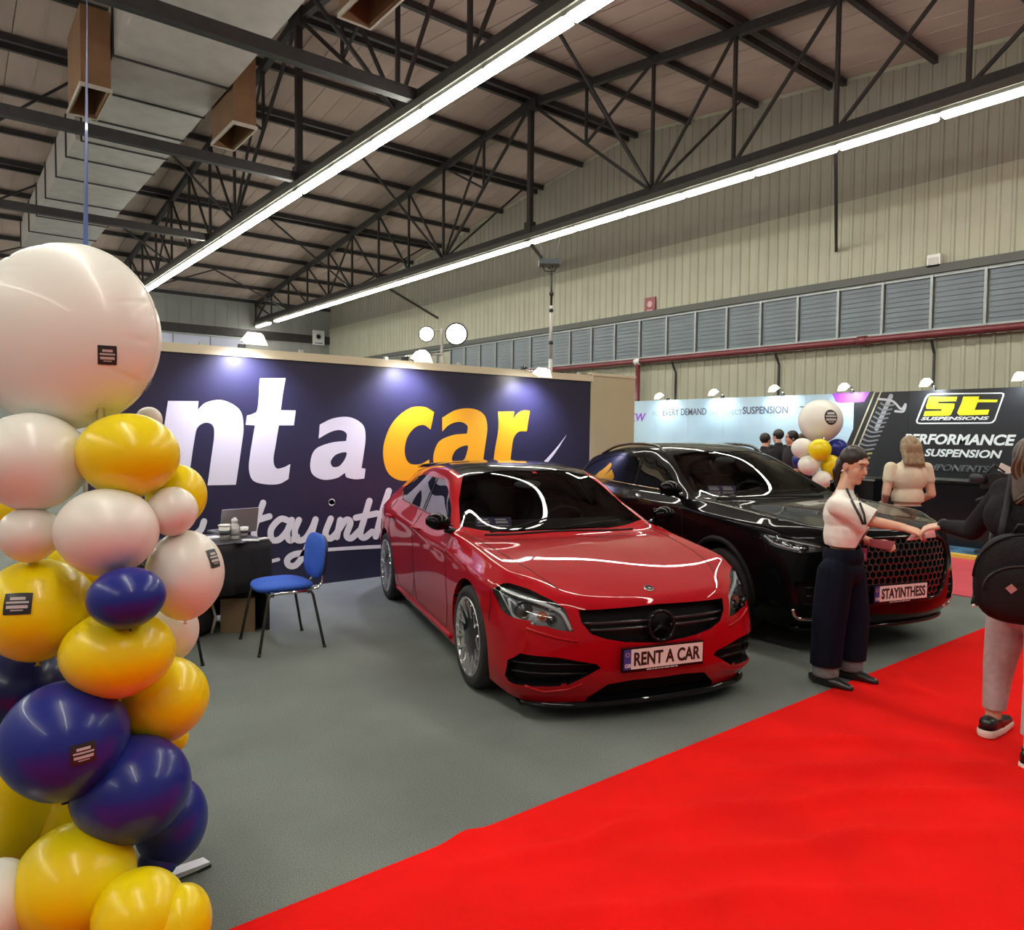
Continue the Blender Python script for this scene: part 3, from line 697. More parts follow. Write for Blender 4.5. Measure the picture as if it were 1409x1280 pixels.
B(222, 961, 62, 57, 2.56, BY, 'yellow balloon between the wide yellow one and the blue ones')
B(232, 1016, 26, 22, 2.74, BY, 'yellow balloon of which only a corner shows above the blue ones')
w = B(89, 1017, 81, 78, 2.28, BB, 'large blue balloon with a dark sticker low on its front'); stick(w, 115, 1037, .07, .062)
B(181, 1084, 77, 69, 2.38, BB, 'blue balloon leaning against the stickered blue one')
B(236, 1130, 46, 58, 2.62, BB, 'blue balloon behind the other two, beside the carpet')
B(218, 1185, 26, 24, 2.56, BB, 'lowest blue balloon, mostly hidden, by the metal foot')
B(20, 1098, 60, 88, 2.60, BY, 'yellow balloon behind the stickered blue one at the picture edge')
B(95, 1120, 58, 75, 2.72, BY, 'yellow balloon deep inside the column below the blue ones')
B(-6, 1250, 46, 64, 2.18, BW, 'pinkish white balloon in the bottom corner of the picture')
B(103, 1211, 77, 74, 2.28, BY, 'big yellow balloon low in the column, nearest the floor')
B(192, 1258, 60, 58, 2.20, BY, 'yellow balloon cut by the lower picture edge')
B(250, 1272, 38, 52, 2.22, BY, 'outermost low yellow balloon beside the grey carpet')
stick_w = [o for o in COL.objects if o.get('label', '').startswith('white balloon with a black sticker')][0]
k = 2.52/FPX
_stick(stick_w, Vector(stick_w.location), Matrix((RT, FW, UP)).transposed() @ Matrix.Diagonal((50*k, 55*k, 60*k)), 294, 768, .05, .065)
# giant foil balloon: two discs welded, with crimps along the seam
fz = 2.50; fc = at_depth(90, 463, fz); fk = fz/FPX; R_ = 127*fk
mb = MB().smooth(); vs = []; NT, NP = 80, 240
for i in range(NT+1):
    th = PI*i/NT; row = []
    for j in range(NP):
        ph = 2*PI*j/NP; rr = math.sin(th); zz = math.cos(th); x = rr*math.cos(ph); y = rr*math.sin(ph)
        side = math.exp(-((ph-PI*.97)/.85)**2)*max(0, min(1, (rr-.52)/.3)); tl = math.exp(-((ph-PI*.62)/.30)**2)*max(0, min(1, (rr-.80)/.2)); rt = (math.exp(-((ph-.45)/.5)**2)+math.exp(-((ph-5.9)/.4)**2))*max(0, min(1, (rr-.74)/.25))
        g1 = (1-abs(math.sin(PI*(y+.05*math.sin(3*x))/.30)))**4; g2 = (1-abs(math.sin(9*ph)))**3; g3 = (1-abs(math.sin(7*ph+.6)))**5
        dent = .060*side*g1+.05*tl*g2+.030*rt*g3; puff = .022*side*abs(math.sin(PI*y/.30))
        r = R_*rr*(1-.25*dent*(tl+.2)); d = R_*(.62*zz-(dent-puff)*(1 if zz > 0 else -1)*min(1, abs(zz)*4))
        row.append(fc+RT*(r*math.cos(ph))+UP*(r*math.sin(ph))-FW*d)
    row.append(row[0]); vs.append(row)
mb.grid(vs); fo = mb.build('foil_balloon', mat('foil_cream', (.79, .785, .72), .36, coat=.15))
_c = fc.copy(); fo.data.transform(Matrix.Translation(-_c)); fo.location = _c
tag(fo, 'giant cream foil balloon with crimped edge on top of the balloon column', 'balloon')
P = [fc+RT*(R_*1.003*math.cos(2*PI*k/90))+UP*(R_*1.003*math.sin(2*PI*k/90)) for k in range(90)]
MB().smooth().tube(P, .0035, 6, closed=True).build('seam', mat('foil_cream', (.8, .76, .68)), fo)
FR = Matrix((RT, FW, UP)).transposed() @ Matrix.Diagonal((R_, R_*.62, R_))
_stick(fo, fc, FR, 148, 489, .055, .062); _stick(fo, fc, FR, 205, 535, .045, .055)
# stand of the column
bc = Vector((.44, 2.72, 0))
t = thing('balloon_stand', 'silver stand with flat feet carrying the tall balloon column', 'stand', bc)
MB().smooth().tube([bc+Vector((0, 0, .02)), bc+Vector((0, .05, 1.75))], .014, 8).build('pole', M_chrome, t)
M_foot = mat('silver_foot', (.62, .62, .62), .3, metal=.6)
for a in (.22, 1.79, 3.36, 4.93):
    d = Vector((math.cos(a), math.sin(a), 0)); n = Vector((-d.y, d.x, 0)); f = MB(); L = .34
    f.add([bc+d*.02+n*.03+Vector((0, 0, .055)), bc+d*.02-n*.03+Vector((0, 0, .055)), bc+d*L-n*.024+Vector((0, 0, .022)), bc+d*L+n*.024+Vector((0, 0, .022)),
           bc+d*.02+n*.03+Vector((0, 0, .03)), bc+d*.02-n*.03+Vector((0, 0, .03)), bc+d*L-n*.024+Vector((0, 0, .008)), bc+d*L+n*.024+Vector((0, 0, .008))], [(0, 3, 2, 1)[::-1], (4, 5, 6, 7)[::-1], (0, 1, 5, 4), (1, 2, 6, 5), (2, 3, 7, 6), (3, 0, 4, 7)])
    ft = f.build('foot', M_foot, t); MB().box(bc+d*(L-.02)+Vector((0, 0, .006)), (.05, .05, .012), Matrix.Rotation(a, 3, 'Z')).build('rubber_tip', M_blk, ft)
# blue ribbon from the roof to the foil balloon
a = at_depth(118, 345, 2.55); b = at_depth(107, 2, 2.50); d = (b-a)/(b.z-a.z); P = []
top = Vector((b.x+.06, 2.46, 8.34))
for i in range(17):
    f = i/16; p = a.lerp(top, f) if i else a
    P.append(p)
mb = MB(); L = []
for i, p in enumerate(P):
    an = .5+i*.42; h = Vector((math.cos(an), math.sin(an), 0))*.009; L.append([p-h, p+h])
mb.grid(L); rb = mb.build('ribbon', mat('blue_ribbon', (.10, .17, .42), .3, coat=.3)); sm = rb.modifiers.new('thickness', 'SOLIDIFY'); sm.thickness = .0015
tag(rb, 'long shiny blue ribbon hanging from the roof down to the giant balloon', 'ribbon')
# ------------------------------------------------------------------ balloon column beyond the cars
S2 = [(1129, 579, 29, 29, 11.2, mat('foil_cream', (.8, .76, .68)), 'round cream balloon with a round black badge, topping the distant balloon column'),
 (1104, 617, 14.5, 14, 11.0, BW, 'white balloon at the upper left of the distant balloon column'), (1128, 619, 15, 15, 10.8, BY, 'yellow balloon directly under the distant big cream balloon'), (1152, 617, 14, 13, 11.1, BB, 'blue balloon of the distant column, beside the smiling woman'),
 (1113, 640, 14.5, 13.5, 10.9, BW, 'white balloon in the second tier of the distant column'), (1143, 640, 13.5, 14, 10.9, BY, 'yellow balloon in the second tier of the distant column'), (1131, 660, 13, 12, 10.85, BW, 'white balloon low in the distant column above the black bonnet'),
 (1150, 660, 12, 14, 11.0, BY, 'yellow balloon low in the distant column, behind the woman'), (1098, 634, 8, 10, 11.3, BB, 'blue balloon edge behind the white ones of the distant column'),
 (1118, 685, 14, 14, 11.0, BB, 'blue balloon of the distant column hidden by the black car'), (1142, 688, 14, 14, 11.0, BY, 'lowest yellow balloon of the distant column, hidden by the black car')]
for a in S2:
    w = balloon(*a)
    if a[0] == 1129: stick(w, 1144, 574, .21, .25, True)
c2 = at_depth(1130, 700, 11.0)
t = thing('balloon_stand', 'stand of the distant balloon column behind the black car', 'stand', (c2.x, c2.y, 0)); MB().smooth().tube([(c2.x, c2.y, .03), (c2.x, c2.y, 1.6)], .014, 6).build('pole', M_chrome, t)
for k in range(4):
    a = PI/2*k+.4; MB().bar((c2.x+.04*math.cos(a), c2.y+.04*math.sin(a), .02), (c2.x+.4*math.cos(a), c2.y+.4*math.sin(a), .012), .05, .02).build('foot', M_foot, t)
# ------------------------------------------------------------------ table and what stands on and under it
TR = .16
tb = thing('table', 'black draped table in front of the navy banner', 'table', (2.13, 5.86, 0), TR)
def TL(x, y, z): return wmat(tb) @ Vector((x, y, z))
def tbuild(mb, name, m, par=None):
    o = link(name, mb.mesh(name), m, par or tb, world=False); return o
M_cloth = mat('black_cloth', (.010, .010, .012), .85, var=.2, scale=9)
tbuild(MB().bbox((-1.35, 0, .715), (0, .62, .74)), 'tabletop', mat('table_black', (.035, .035, .038), .35))
cl = MB().smooth(); P = []
for i in range(61):
    x = -1.355+1.36*i/60; P.append([Vector((x, -.012-.010*math.sin(i*1.3)*(1-v)-.006*math.sin(i*.45)*(1-v), .34+.385*v)) for v in (0, .3, .6, .85, 1)])
cl.grid(P); c = tbuild(cl, 'cloth', M_cloth); s_ = c.modifiers.new('thickness', 'SOLIDIFY'); s_.thickness = .004
tbuild(MB().bbox((-.03, .01, 0), (0, .6, .715)), 'side_panel', M_blk); tbuild(MB().bbox((-1.35, .01, 0), (-1.32, .6, .715)), 'side_panel', M_blk); tbuild(MB().bbox((-1.32, .56, .05), (-.03, .585, .715)), 'back_panel', M_blk)
def on_table(px, py): return on_axis(px, py, 2, .741)
def cup(px, py, r, h, label, lid=True):
    p = on_table(px, py); t = thing('paper_cup', label, 'cup', p, 0)
    link('body', MB().smooth().lathe([(r*.75, 0), (r, h*.92), (r*.93, h*.92), (r*.7, .004)], n=20).mesh('body'), M_wht, t, False)
    link('band', MB().smooth().lathe([(r*.84, h*.32), (r*.93, h*.62), (r*.925, h*.62), (r*.83, h*.32)], n=20).mesh('band'), mat('cup_print', (.06, .06, .07), .5), t, False)
    if lid: link('lid', MB().smooth().lathe([(r*1.08, h*.9), (r*1.08, h*.96), (r*.9, h), (.0005, h)], n=20).mesh('lid'), M_wht, t, False)
cup(309, 743, .046, .125, 'large lidded paper cup with a dark print on the table'); cup(336, 738, .034, .085, 'small open paper cup in front of the laptop', False)
p = on_table(323, 742); t = thing('dispenser_bottle', 'pale bottle with a stepped cap between the two paper cups', 'bottle', p)
link('body', MB().smooth().lathe([(.03, 0), (.034, .01), (.034, .11), (.022, .13), (.022, .135)], n=18).mesh('b'), mat('pale_plastic', (.6, .6, .58), .3), t, False)
link('cap', MB().smooth().lathe([(.024, .135), (.024, .16), (.012, .165), (.012, .175), (.0005, .176)], n=18).mesh('c'), M_wht, t, False)
link('label_band', MB().smooth().lathe([(.0348, .03), (.0348, .085)], n=18).mesh('l'), mat('label_grey', (.3, .3, .32), .4), t, False)
p = on_table(332, 736)+Vector((.02, .14, 0)); t = thing('laptop', 'silver laptop standing open behind the paper cups', 'laptop', p, TR)
M_sil = mat('silver_lid', (.42, .42, .43), .35, metal=.6)
link('base', MB().bbox((-.165, 0, 0), (.165, .23, .016)).mesh('b'), M_sil, t, False); link('keyboard', MB().bbox((-.14, .06, .016), (.14, .16, .018)).mesh('k'), M_blk, t, False)
lm = MB().bbox((-.165, -.004, 0), (.165, .004, .215)); link('lid', lm.mesh('l'), M_sil, t, False).rotation_euler = (math.radians(12), 0, 0)
l2 = link('screen', MB().bbox((-.155, .0045, .01), (.155, .006, .205)).mesh('s'), M_blk, t, False); l2.rotation_euler = (math.radians(12), 0, 0)
for px, py, w, d, r, lab in ((288, 741, .2, .14, .3, 'pile of white papers at the left end of the table'), (345, 744, .13, .09, -.3, 'white leaflet lying on the table before the small cup'), (360, 742, .12, .05, .4, 'white folded leaflet near the right table end'), (332, 747, .11, .07, .8, 'dark phone lying at the front table edge')):
    p = on_table(px, py); o = MB().box((0, 0, .004), (w, d, .008)).mesh('p'); q = link('leaflet' if 'phone' not in lab else 'phone', o, M_wht if 'phone' not in lab else M_blk, None); q.location = p; q.rotation_euler = (0, 0, r); tag(q, lab, 'paper' if 'phone' not in lab else 'phone')
bx = thing('cardboard_box', 'plain cardboard box under the table beside its end panel', 'box', (1.90, 5.95, 0), -.35)
M_card = mat('cardboard', (.24, .155, .085), .8, var=.1, scale=4)
link('carton', MB().bbox((-.13, -.02, 0), (.13, .22, .27)).mesh('c'), M_card, bx, False); link('flap', MB().bbox((-.13, -.03, .272), (.13, .09, .276)).bbox((-.13, .11, .272), (.13, .23, .276)).mesh('f'), M_card, bx, False)
link('tape', MB().bbox((-.13, .085, .277), (.13, .115, .279)).mesh('t'), mat('tape', (.3, .22, .14), .3), bx, False)
bg = thing('bag', 'black bag with a pale strap under the table behind the balloons', 'bag', (1.58, 6.0, 0), .3)
link('body', MB().smooth().ball((0, 0, .14), (.17, .1, .14), 20, 12).mesh('b'), M_cloth, bg, False); link('strap', MB().smooth().tube([(.10, -.08, .02), (.12, -.1, .15), (.10, -.05, .32), (.05, .02, .34)], .012, 6).mesh('s'), mat('pale_strap', (.5, .46, .38), .6), bg, False)
# chairs
M_bf = mat('blue_fabric', (0.025, 0.10, 0.50), .8, var=.12, scale=60, bump=.1); M_bls = mat('black_legs', (.02, .02, .022), .3)
def visitor_chair(label, loc, rz, fab, leg):
    t = thing('office_chair', label, 'chair', loc, rz)   # faces +x
    def L(n, mb, m): return link(n, mb.mesh(n), m, t, False)
    me = bmesh.new(); 
    mb = MB().smooth(); P = []
    def pad(w, d, n=14, ex=3.0):
        ring = []
        for k in range(4*n):
            a = 2*PI*k/(4*n); c, s = math.cos(a), math.sin(a); ring.append((math.copysign(abs(c)**(2/ex), c)*d, math.copysign(abs(s)**(2/ex), s)*w))
        return ring
    ring = pad(.225, .215)
    def lay(mb, ring, levels, f):
        rows = [[f(u*k, v*k, h) for u, v in ring+[ring[0]]] for k, h in levels]; mb.grid(rows)
        mb.add([f(0, 0, levels[-1][1]+.004)]+rows[-1], [(0, i+1, i+2) for i in range(len(ring))]); mb.add([f(0, 0, levels[0][1])]+rows[0], [(0, i+2, i+1) for i in range(len(ring))])
    lay(mb, ring, [(.9, 0), (.98, .012), (1, .025), (.97, .04), (.85, .05), (.5, .056)], lambda u, v, h: Vector((u, v, .425+h-.25*max(0, u-.1)**2+.012*(v/.2)**2)))
    L('seat', mb, fab)
    mb = MB().smooth(); ring = pad(.215, .17)
    lay(mb, ring, [(.92, 0), (1, .012), (1, .025), (.9, .038), (.5, .045)], lambda u, v, h: Vector((-.262+h-.18*(u+.17)*.6-.25*v*v*-1*.6, v, .655+u)))
    L('backrest', mb, fab)
    MBk = MB().smooth(); ring = pad(.205, .16)
    lay(MBk, ring, [(1, -.012), (1, .002)], lambda u, v, h: Vector((-.262+h-.18*(u+.17)*.6+.15*v*v, v, .655+u))); L('back_shell', MBk, M_blk)
    for s in (-1, 1):
        L('leg', MB().smooth().tube([(.24, s*.27, 0), (.165, s*.235, .40), (.15, s*.232, .425), (.12, s*.23, .432)], .011, 8), leg)
        L('leg', MB().smooth().tube([(-.24, s*.27, 0), (-.165, s*.235, .40), (-.15, s*.232, .425), (-.12, s*.23, .432)], .011, 8), leg)
        L('side_rail', MB().smooth().tube([(.12, s*.23, .432), (-.12, s*.23, .432)], .012, 8), M_chrome)
        L('back_bracket', MB().smooth().tube([(-.14, s*.12, .42), (-.24, s*.12, .42), (-.275, s*.12, .46), (-.275, s*.12, .56)], .01, 8), M_chrome)
        L('foot_cap', MB().smooth().lathe([(.014, 0), (.014, .02)], (.24, s*.27, 0), 8).lathe([(.014, 0), (.014, .02)], (-.24, s*.27, 0), 8), M_blk)
    L('cross_bar', MB().smooth().tube([(.13, -.23, .415), (.13, .23, .415)], .01, 8).tube([(-.13, -.23, .415), (-.13, .23, .415)], .01, 8), M_chrome)
    return t
visitor_chair('blue upholstered chair with dark metal legs beside the black table', (2.065, 5.44, 0), PI-.08, M_bf, mat('leg_olive', (.07, .07, .06), .25, metal=.6))
visitor_chair('black chair almost hidden behind the balloon column', (1.07, 5.21, 0), .9, M_cloth, M_bls)
# ------------------------------------------------------------------ cars (x forward from the front axle, y left, z up)
M_red_p = mat('red_paint', (0.36, 0.002, 0.008), .4, coat=1.0, cior=1.31, spec=.05)
M_blk_p = mat('black_paint', (0.0025, 0.0025, 0.003), .3, coat=1.0, cior=1.22, spec=.03)
def two_sided(m):   # the inner side of the body panels is lined in dark grey
    nt = m.node_tree; b = nt.nodes['Principled BSDF']; g = nt.nodes.new('ShaderNodeNewGeometry'); mx = nt.nodes.new('ShaderNodeMix'); mx.data_type = 'RGBA'
    mx.inputs[6].default_value = b.inputs['Base Color'].default_value; mx.inputs[7].default_value = (.012, .012, .012, 1)
    nt.links.new(g.outputs['Backfacing'], mx.inputs[0]); nt.links.new(mx.outputs[2], b.inputs['Base Color'])
    s = nt.nodes.new('ShaderNodeMath'); s.operation = 'SUBTRACT'; s.inputs[0].default_value = 1.0; nt.links.new(g.outputs['Backfacing'], s.inputs[1]); nt.links.new(s.outputs[0], b.inputs['Coat Weight'])
two_sided(M_red_p); two_sided(M_blk_p)
M_gblk = mat('gloss_black', (0.004, 0.004, 0.005), .3, coat=1.0, cior=1.3, spec=.05)
M_mblk = mat('matt_black', (0.006, 0.006, 0.006), .6, spec=.15)
M_tyre = mat('tyre_rubber', (0.012, 0.012, 0.012), .75, bump=.1, scale=40)
M_rim = mat('rim_silver', (0.62, 0.62, 0.63), .26, metal=.8); M_rimd = mat('rim_dark', (0.03, 0.03, 0.033), .3, metal=.5)
M_gap = mat('panel_gap', (0.003, 0.003, 0.003), .8)
M_wind = glass_mat('windscreen_glass', (.52, .55, .53), 1.0, 1.33); M_side = glass_mat('side_glass', (.05, .055, .06), 1.0, 1.75)
M_lens = glass_mat('lamp_glass', (.92, .95, .97), 1.0, 1.45)
M_int = mat('car_interior', (0.014, 0.014, 0.015), .7); M_seat = mat('car_seat', (0.02, 0.02, 0.021), .6)
M_plate = mat('plate_white', (.78, .76, .74), .35); M_plblue = mat('plate_blue', (.02, .05, .30), .35); M_plblk = mat('plate_black', (.01, .01, .01), .4)
M_led = mat('lamp_strip', (.85, .86, .88), .25); M_dim = mat('lamp_bowl', (.20, .20, .21), .25, metal=.7); M_amb = mat('indicator', (.55, .18, .08), .3)
def car_body_mesh(S, lv=3):
    C = S['cols']; H = S['hood']; T = S['top']; V = []; idx = {}; key = []
    def vid(k, p, side):
        kk = (k, side if abs(p[1]) > 1e-6 else 0)
        if kk not in idx: idx[kk] = len(V); V.append((p[0], p[1]*(side or 1) if abs(p[1]) > 1e-6 else 0, p[2])); key.append(kk)
        return idx[kk]
    nC = len(C)
    def top(i, j):
        if j == 0: return ('c', i, 5), C[i][5]
        if j == 11: return ('c', nC-1-i, 5), C[nC-1-i][5]
        if i == 3 and j <= 4: return ('c', 3+j, 5), C[3+j][5]
        if j <= 4: return ('h', i, j), H[j-1][i]
        return ('t', i, j), T[j-5][i]
    def rail(m):
        if m == 0: return ('c', 7, 5), C[7][5]
        if m == 7: return ('c', 14, 5), C[14][5]
        return top(3, 4+m)
    F = []; 
    for side in (1, -1):
        def face(*vs):
            ids = [vid(k, p, side) for k, p in vs]; q = []
            for i in ids:
                if i not in q: q.append(i)
            if len(q) > 2: F.append(q if side > 0 else q[::-1])
        for c in range(nC-1):
            for r in range(5): face((('c', c, r), C[c][r]), (('c', c+1, r), C[c+1][r]), (('c', c+1, r+1), C[c+1][r+1]), (('c', c, r+1), C[c][r+1]))
        for j in range(11):
            for i in range(3): face(top(i, j), top(i+1, j), top(i+1, j+1), top(i, j+1))
        for m in range(7):
            face((('c', 7+m, 5), C[7+m][5]), (('c', 8+m, 5), C[8+m][5]), rail(m+1), rail(m))
    me = bpy.data.meshes.new('cage'); me.from_pydata(V, [], F); me.update()
    cr = me.attributes.new('crease_edge', 'FLOAT', 'EDGE')
    def cval(a, b):
        ka, kb = key[a][0], key[b][0]
        if ka[0] == 'c' and kb[0] == 'c' and ka[2] == kb[2] == 5:
            lo = min(ka[1], kb[1]); return S['cr_nose'] if lo < 3 else (S['cr_hood'] if lo < 7 else S['cr_belt'])
        if ka[0] == 'c' and kb[0] == 'c' and ka[2] == kb[2] == 4 and 3 <= min(ka[1], kb[1]) < 14: return S['cr_side']
        for kk in (ka, kb):
            if kk[0] not in 'ht': break
        else:
            if ka[2] != kb[2] and ka[1] == kb[1]:
                if ka[0] == 'h' and kb[0] == 'h' and ka[1] == 2: return S.get('cr_bonnet', .35)
                if ka[0] == 't' and kb[0] == 't' and ka[1] == 3: return S['cr_rail']
            if ka[0] == 't' and kb[0] == 't' and ka[2] == kb[2] == 9: return .5
        return 0.0
    for e in me.edges: cr.data[e.index].value = cval(*e.vertices)
    tgt = np.array(V); cur = tgt.copy()
    for it in range(4):
        me.vertices.foreach_set('co', cur.ravel()); me.update()
        ev = eval_mesh(me, [('SUBSURF', dict(levels=lv, render_levels=lv))])
        co = np.empty(len(ev.vertices)*3); ev.vertices.foreach_get('co', co); co = co.reshape(-1, 3)[:len(V)]
        if it < 3: cur = cur+.75*(tgt-co); bpy.data.meshes.remove(ev)
    return ev
class Car:
    def __init__(s, S, root, paint):
        s.S = S; s.root = root; s.paint = paint; s.bm = bmesh.new(); me = car_body_mesh(S); s.bm.from_mesh(me)
        s.full = BVHTree.FromBMesh(s.bm)
    def bis(s, poly, ua, va, cond):   # cut faces along the edges of a convex polygon in the plane (ua, va); returns inside faces
        bm = s.bm; ua = Vector(ua); va = Vector(va); w = ua.cross(va)
        P = [(Vector(p)) for p in poly]; us = [p[0] for p in P]; vs = [p[1] for p in P]; m = .12
        area = sum(P[i][0]*P[(i+1) % len(P)][1]-P[(i+1) % len(P)][0]*P[i][1] for i in range(len(P)))
        if area < 0: P = P[::-1]
        def cand(pad):
            out = []
            for f in bm.faces:
                c = f.calc_center_median()
                if not cond(c, f.normal): continue
                u, v = c.dot(ua), c.dot(va)
                if min(us)-pad < u < max(us)+pad and min(vs)-pad < v < max(vs)+pad: out.append(f)
            return out
        fs = cand(m)
        for i in range(len(P)):
            a, b = P[i], P[(i+1) % len(P)]; d = (b-a); nn = ua*d[1]-va*d[0]
            if nn.length < 1e-9: continue
            # only faces whose points come near this edge
            mu0, mu1, mv0, mv1 = min(a[0], b[0])-.05, max(a[0], b[0])+.05, min(a[1], b[1])-.05, max(a[1], b[1])+.05
            near = []
            for f in fs:
                if not f.is_valid: continue
                pu = [q.co.dot(ua) for q in f.verts]; pv = [q.co.dot(va) for q in f.verts]
                if max(pu) >= mu0 and min(pu) <= mu1 and max(pv) >= mv0 and min(pv) <= mv1: near.append(f)
            if not near: continue
            g = list({e for f in near for e in f.edges})+list({v for f in near for v in f.verts})+near
            r = bmesh.ops.bisect_plane(bm, geom=g, plane_co=ua*a[0]+va*a[1], plane_no=nn.normalized(), dist=1e-6)
            fs = [f for f in fs if f.is_valid]+[x for x in r['geom'] if isinstance(x, bmesh.types.BMFace)]
            fs = list(dict.fromkeys(fs))
        out = []
        for f in cand(m):
            c = f.calc_center_median(); u, v = c.dot(ua), c.dot(va); ok = True
            for i in range(len(P)):
                a, b = P[i], P[(i+1) % len(P)]
                if (b[0]-a[0])*(v-a[1])-(b[1]-a[1])*(u-a[0]) < -1e-6: ok = False; break
            if ok: out.append(f)
        return out
    def take(s, faces, name, m, parent=None, inset=0.0, lip=0.0, lipm=None, keep=False, thick=0.0):
        # move faces into a part of their own, optionally sunk, with a lip left around the opening
        bm = s.bm; vm = {}; vs = []; fs = []
        for f in faces:
            ids = []
            for v in f.verts:
                if v not in vm: vm[v] = len(vs); vs.append(v.co-v.normal*inset)
                ids.append(vm[v])
            fs.append(ids)
        if lip:
            fset = set(faces); be = [e for f in faces for e in f.edges if sum(1 for q in e.link_faces if q in fset) == 1]
            be = list(dict.fromkeys(be)); mb = MB(); cen = sum((f.calc_center_median() for f in faces), Vector())/max(1, len(faces))
            for e in be:
                a, b = e.verts; na, nb = a.normal*lip, b.normal*lip
                mb.add([a.co, b.co, b.co-nb, a.co-na], [(0, 1, 2, 3)])
            lipo = link('opening_edge', mb.mesh('opening_edge'), lipm or s.paint, s.root, False)
        if not keep: bmesh.ops.delete(bm, geom=faces, context='FACES')
        if name is None: return None
        me = bpy.data.meshes.new(name); me.from_pydata([tuple(v) for v in vs], [], fs); me.polygons.foreach_set('use_smooth', [True]*len(fs)); me.update()
        o = link(name, me, m, parent or s.root, False)
        if thick: q = o.modifiers.new('thickness', 'SOLIDIFY'); q.thickness = thick; q.offset = -1
        return o
    def hit(s, p, d):
        r = s.full.ray_cast(Vector(p), Vector(d)); return r[0], r[1]
    def gap(s, name, pts, d, r=.0028, m=None):   # dark seam following the skin; pts 3D start points shot along d
        P = []
        for a, b in zip(pts[:-1], pts[1:]):
            a = Vector(a); b = Vector(b); n = max(2, int((b-a).length/.03))
            for k in range(n): P.append(a.lerp(b, k/n))
        P.append(Vector(pts[-1])); Q = []
        for p in P:
            h, nn = s.hit(p, d)
            if h is not None: Q.append(h+nn*.0002)
        if len(Q) > 2: return link(name, MB().smooth().tube(Q, r, 5).mesh(name), m or M_gap, s.root, False)
    def finish(s, name='body'):
        me = bpy.data.meshes.new(name); bmesh.ops.remove_doubles(s.bm, verts=s.bm.verts[:], dist=1e-5)
        for f in s.bm.faces: f.smooth = True
        s.bm.to_mesh(me); s.bm.free(); return link(name, me, s.paint, s.root, False)
def wheel(parent, x, y, side, R, w, style):
    # tyre with rim, spokes, disc; side = +1 left
    M0 = Matrix.Translation((x, y, R)) @ Matrix.Rotation(-side*PI/2, 4, 'X')   # lathe axis z -> outward
    def put(name, mb, m, par): me = mb.mesh(name); me.transform(M0); return link(name, me, m, par, False)
    rr = R*.76; h = w/2
    t = put('wheel', MB().smooth().lathe([(rr, -h*.8), (R*.93, -h*.95), (R*.985, -h*.75), (R, -h*.4), (R, h*.4), (R*.985, h*.75), (R*.94, h*.93), (rr*1.03, h*.95), (rr, h*.8)], n=48), M_tyre, parent)
    put('rim', MB().smooth().lathe([(rr*1.0, h*.80), (rr*1.012, h*.97), (rr*.97, h*.95), (rr*.93, h*.7), (rr*.90, -h*.6), (rr*.96, -h*.8)], n=48), M_rim, t)
    put('barrel', MB().smooth().lathe([(.0005, -h*.3), (rr*.9, -h*.35)], n=32), M_mblk, t)
    put('brake_disc', MB().smooth().lathe([(rr*.25, h*.02), (rr*.72, h*.02), (rr*.72, -h*.1)], n=32), mat('brake_steel', (.25, .25, .25), .3, metal=.9), t)
    put('hub', MB().smooth().lathe([(rr*.24, h*.35), (rr*.23, h*.62), (rr*.16, h*.66), (.0005, h*.66)], n=24), M_rim if style == 'multi' else M_gblk, t)
    for k in range(5):
        a = 2*PI*k/5+.3; put('wheel_bolt', MB().smooth().lathe([(.009, h*.62), (.009, h*.68), (.0005, h*.68)], (rr*.17*math.cos(a), rr*.17*math.sin(a), 0), 8), M_mblk, t)
    if style == 'multi':
        for k in range(10):
            a = 2*PI*k/10+.1; mb = MB()
            def pt(r, an, z): return Vector((r*math.cos(an), r*math.sin(an), z))
            mb.bar(pt(rr*.18, a, h*.52), pt(rr*.55, a, h*.70), .021, .03)
            for s_ in (-1, 1): mb.bar(pt(rr*.50, a, h*.65), pt(rr*.955, a+s_*.17, h*.90), .015, .03)
            put('spoke', mb, M_rim, t)
    else:
        for k in range(5):
            a = 2*PI*k/5+.45
            def pt(r, an, z): return Vector((r*math.cos(an), r*math.sin(an), z))
            for s_ in (-1, 1):
                mb = MB().prism([(rr*.15, s_*.012), (rr*.15, s_*.06), (rr*.95, s_*.105), (rr*.95, s_*.05)][::s_], (math.cos(a), math.sin(a), .08), (-math.sin(a), math.cos(a), 0), h*.50, h*.66, c=(0, 0, 1)); put('spoke', mb, M_rim, t)
                mb = MB().prism([(rr*.2, s_*.004), (rr*.2, s_*.013), (rr*.95, s_*.052), (rr*.95, s_*.030)][::s_], (math.cos(a), math.sin(a), .08), (-math.sin(a), math.cos(a), 0), h*.40, h*.58, c=(0, 0, 1)); put('spoke_inlay', mb, M_rimd, t)
    return t
def circle(cx, cz, r, n=36): return [(cx+r*math.cos(2*PI*k/n), cz+r*math.sin(2*PI*k/n)) for k in range(n)]
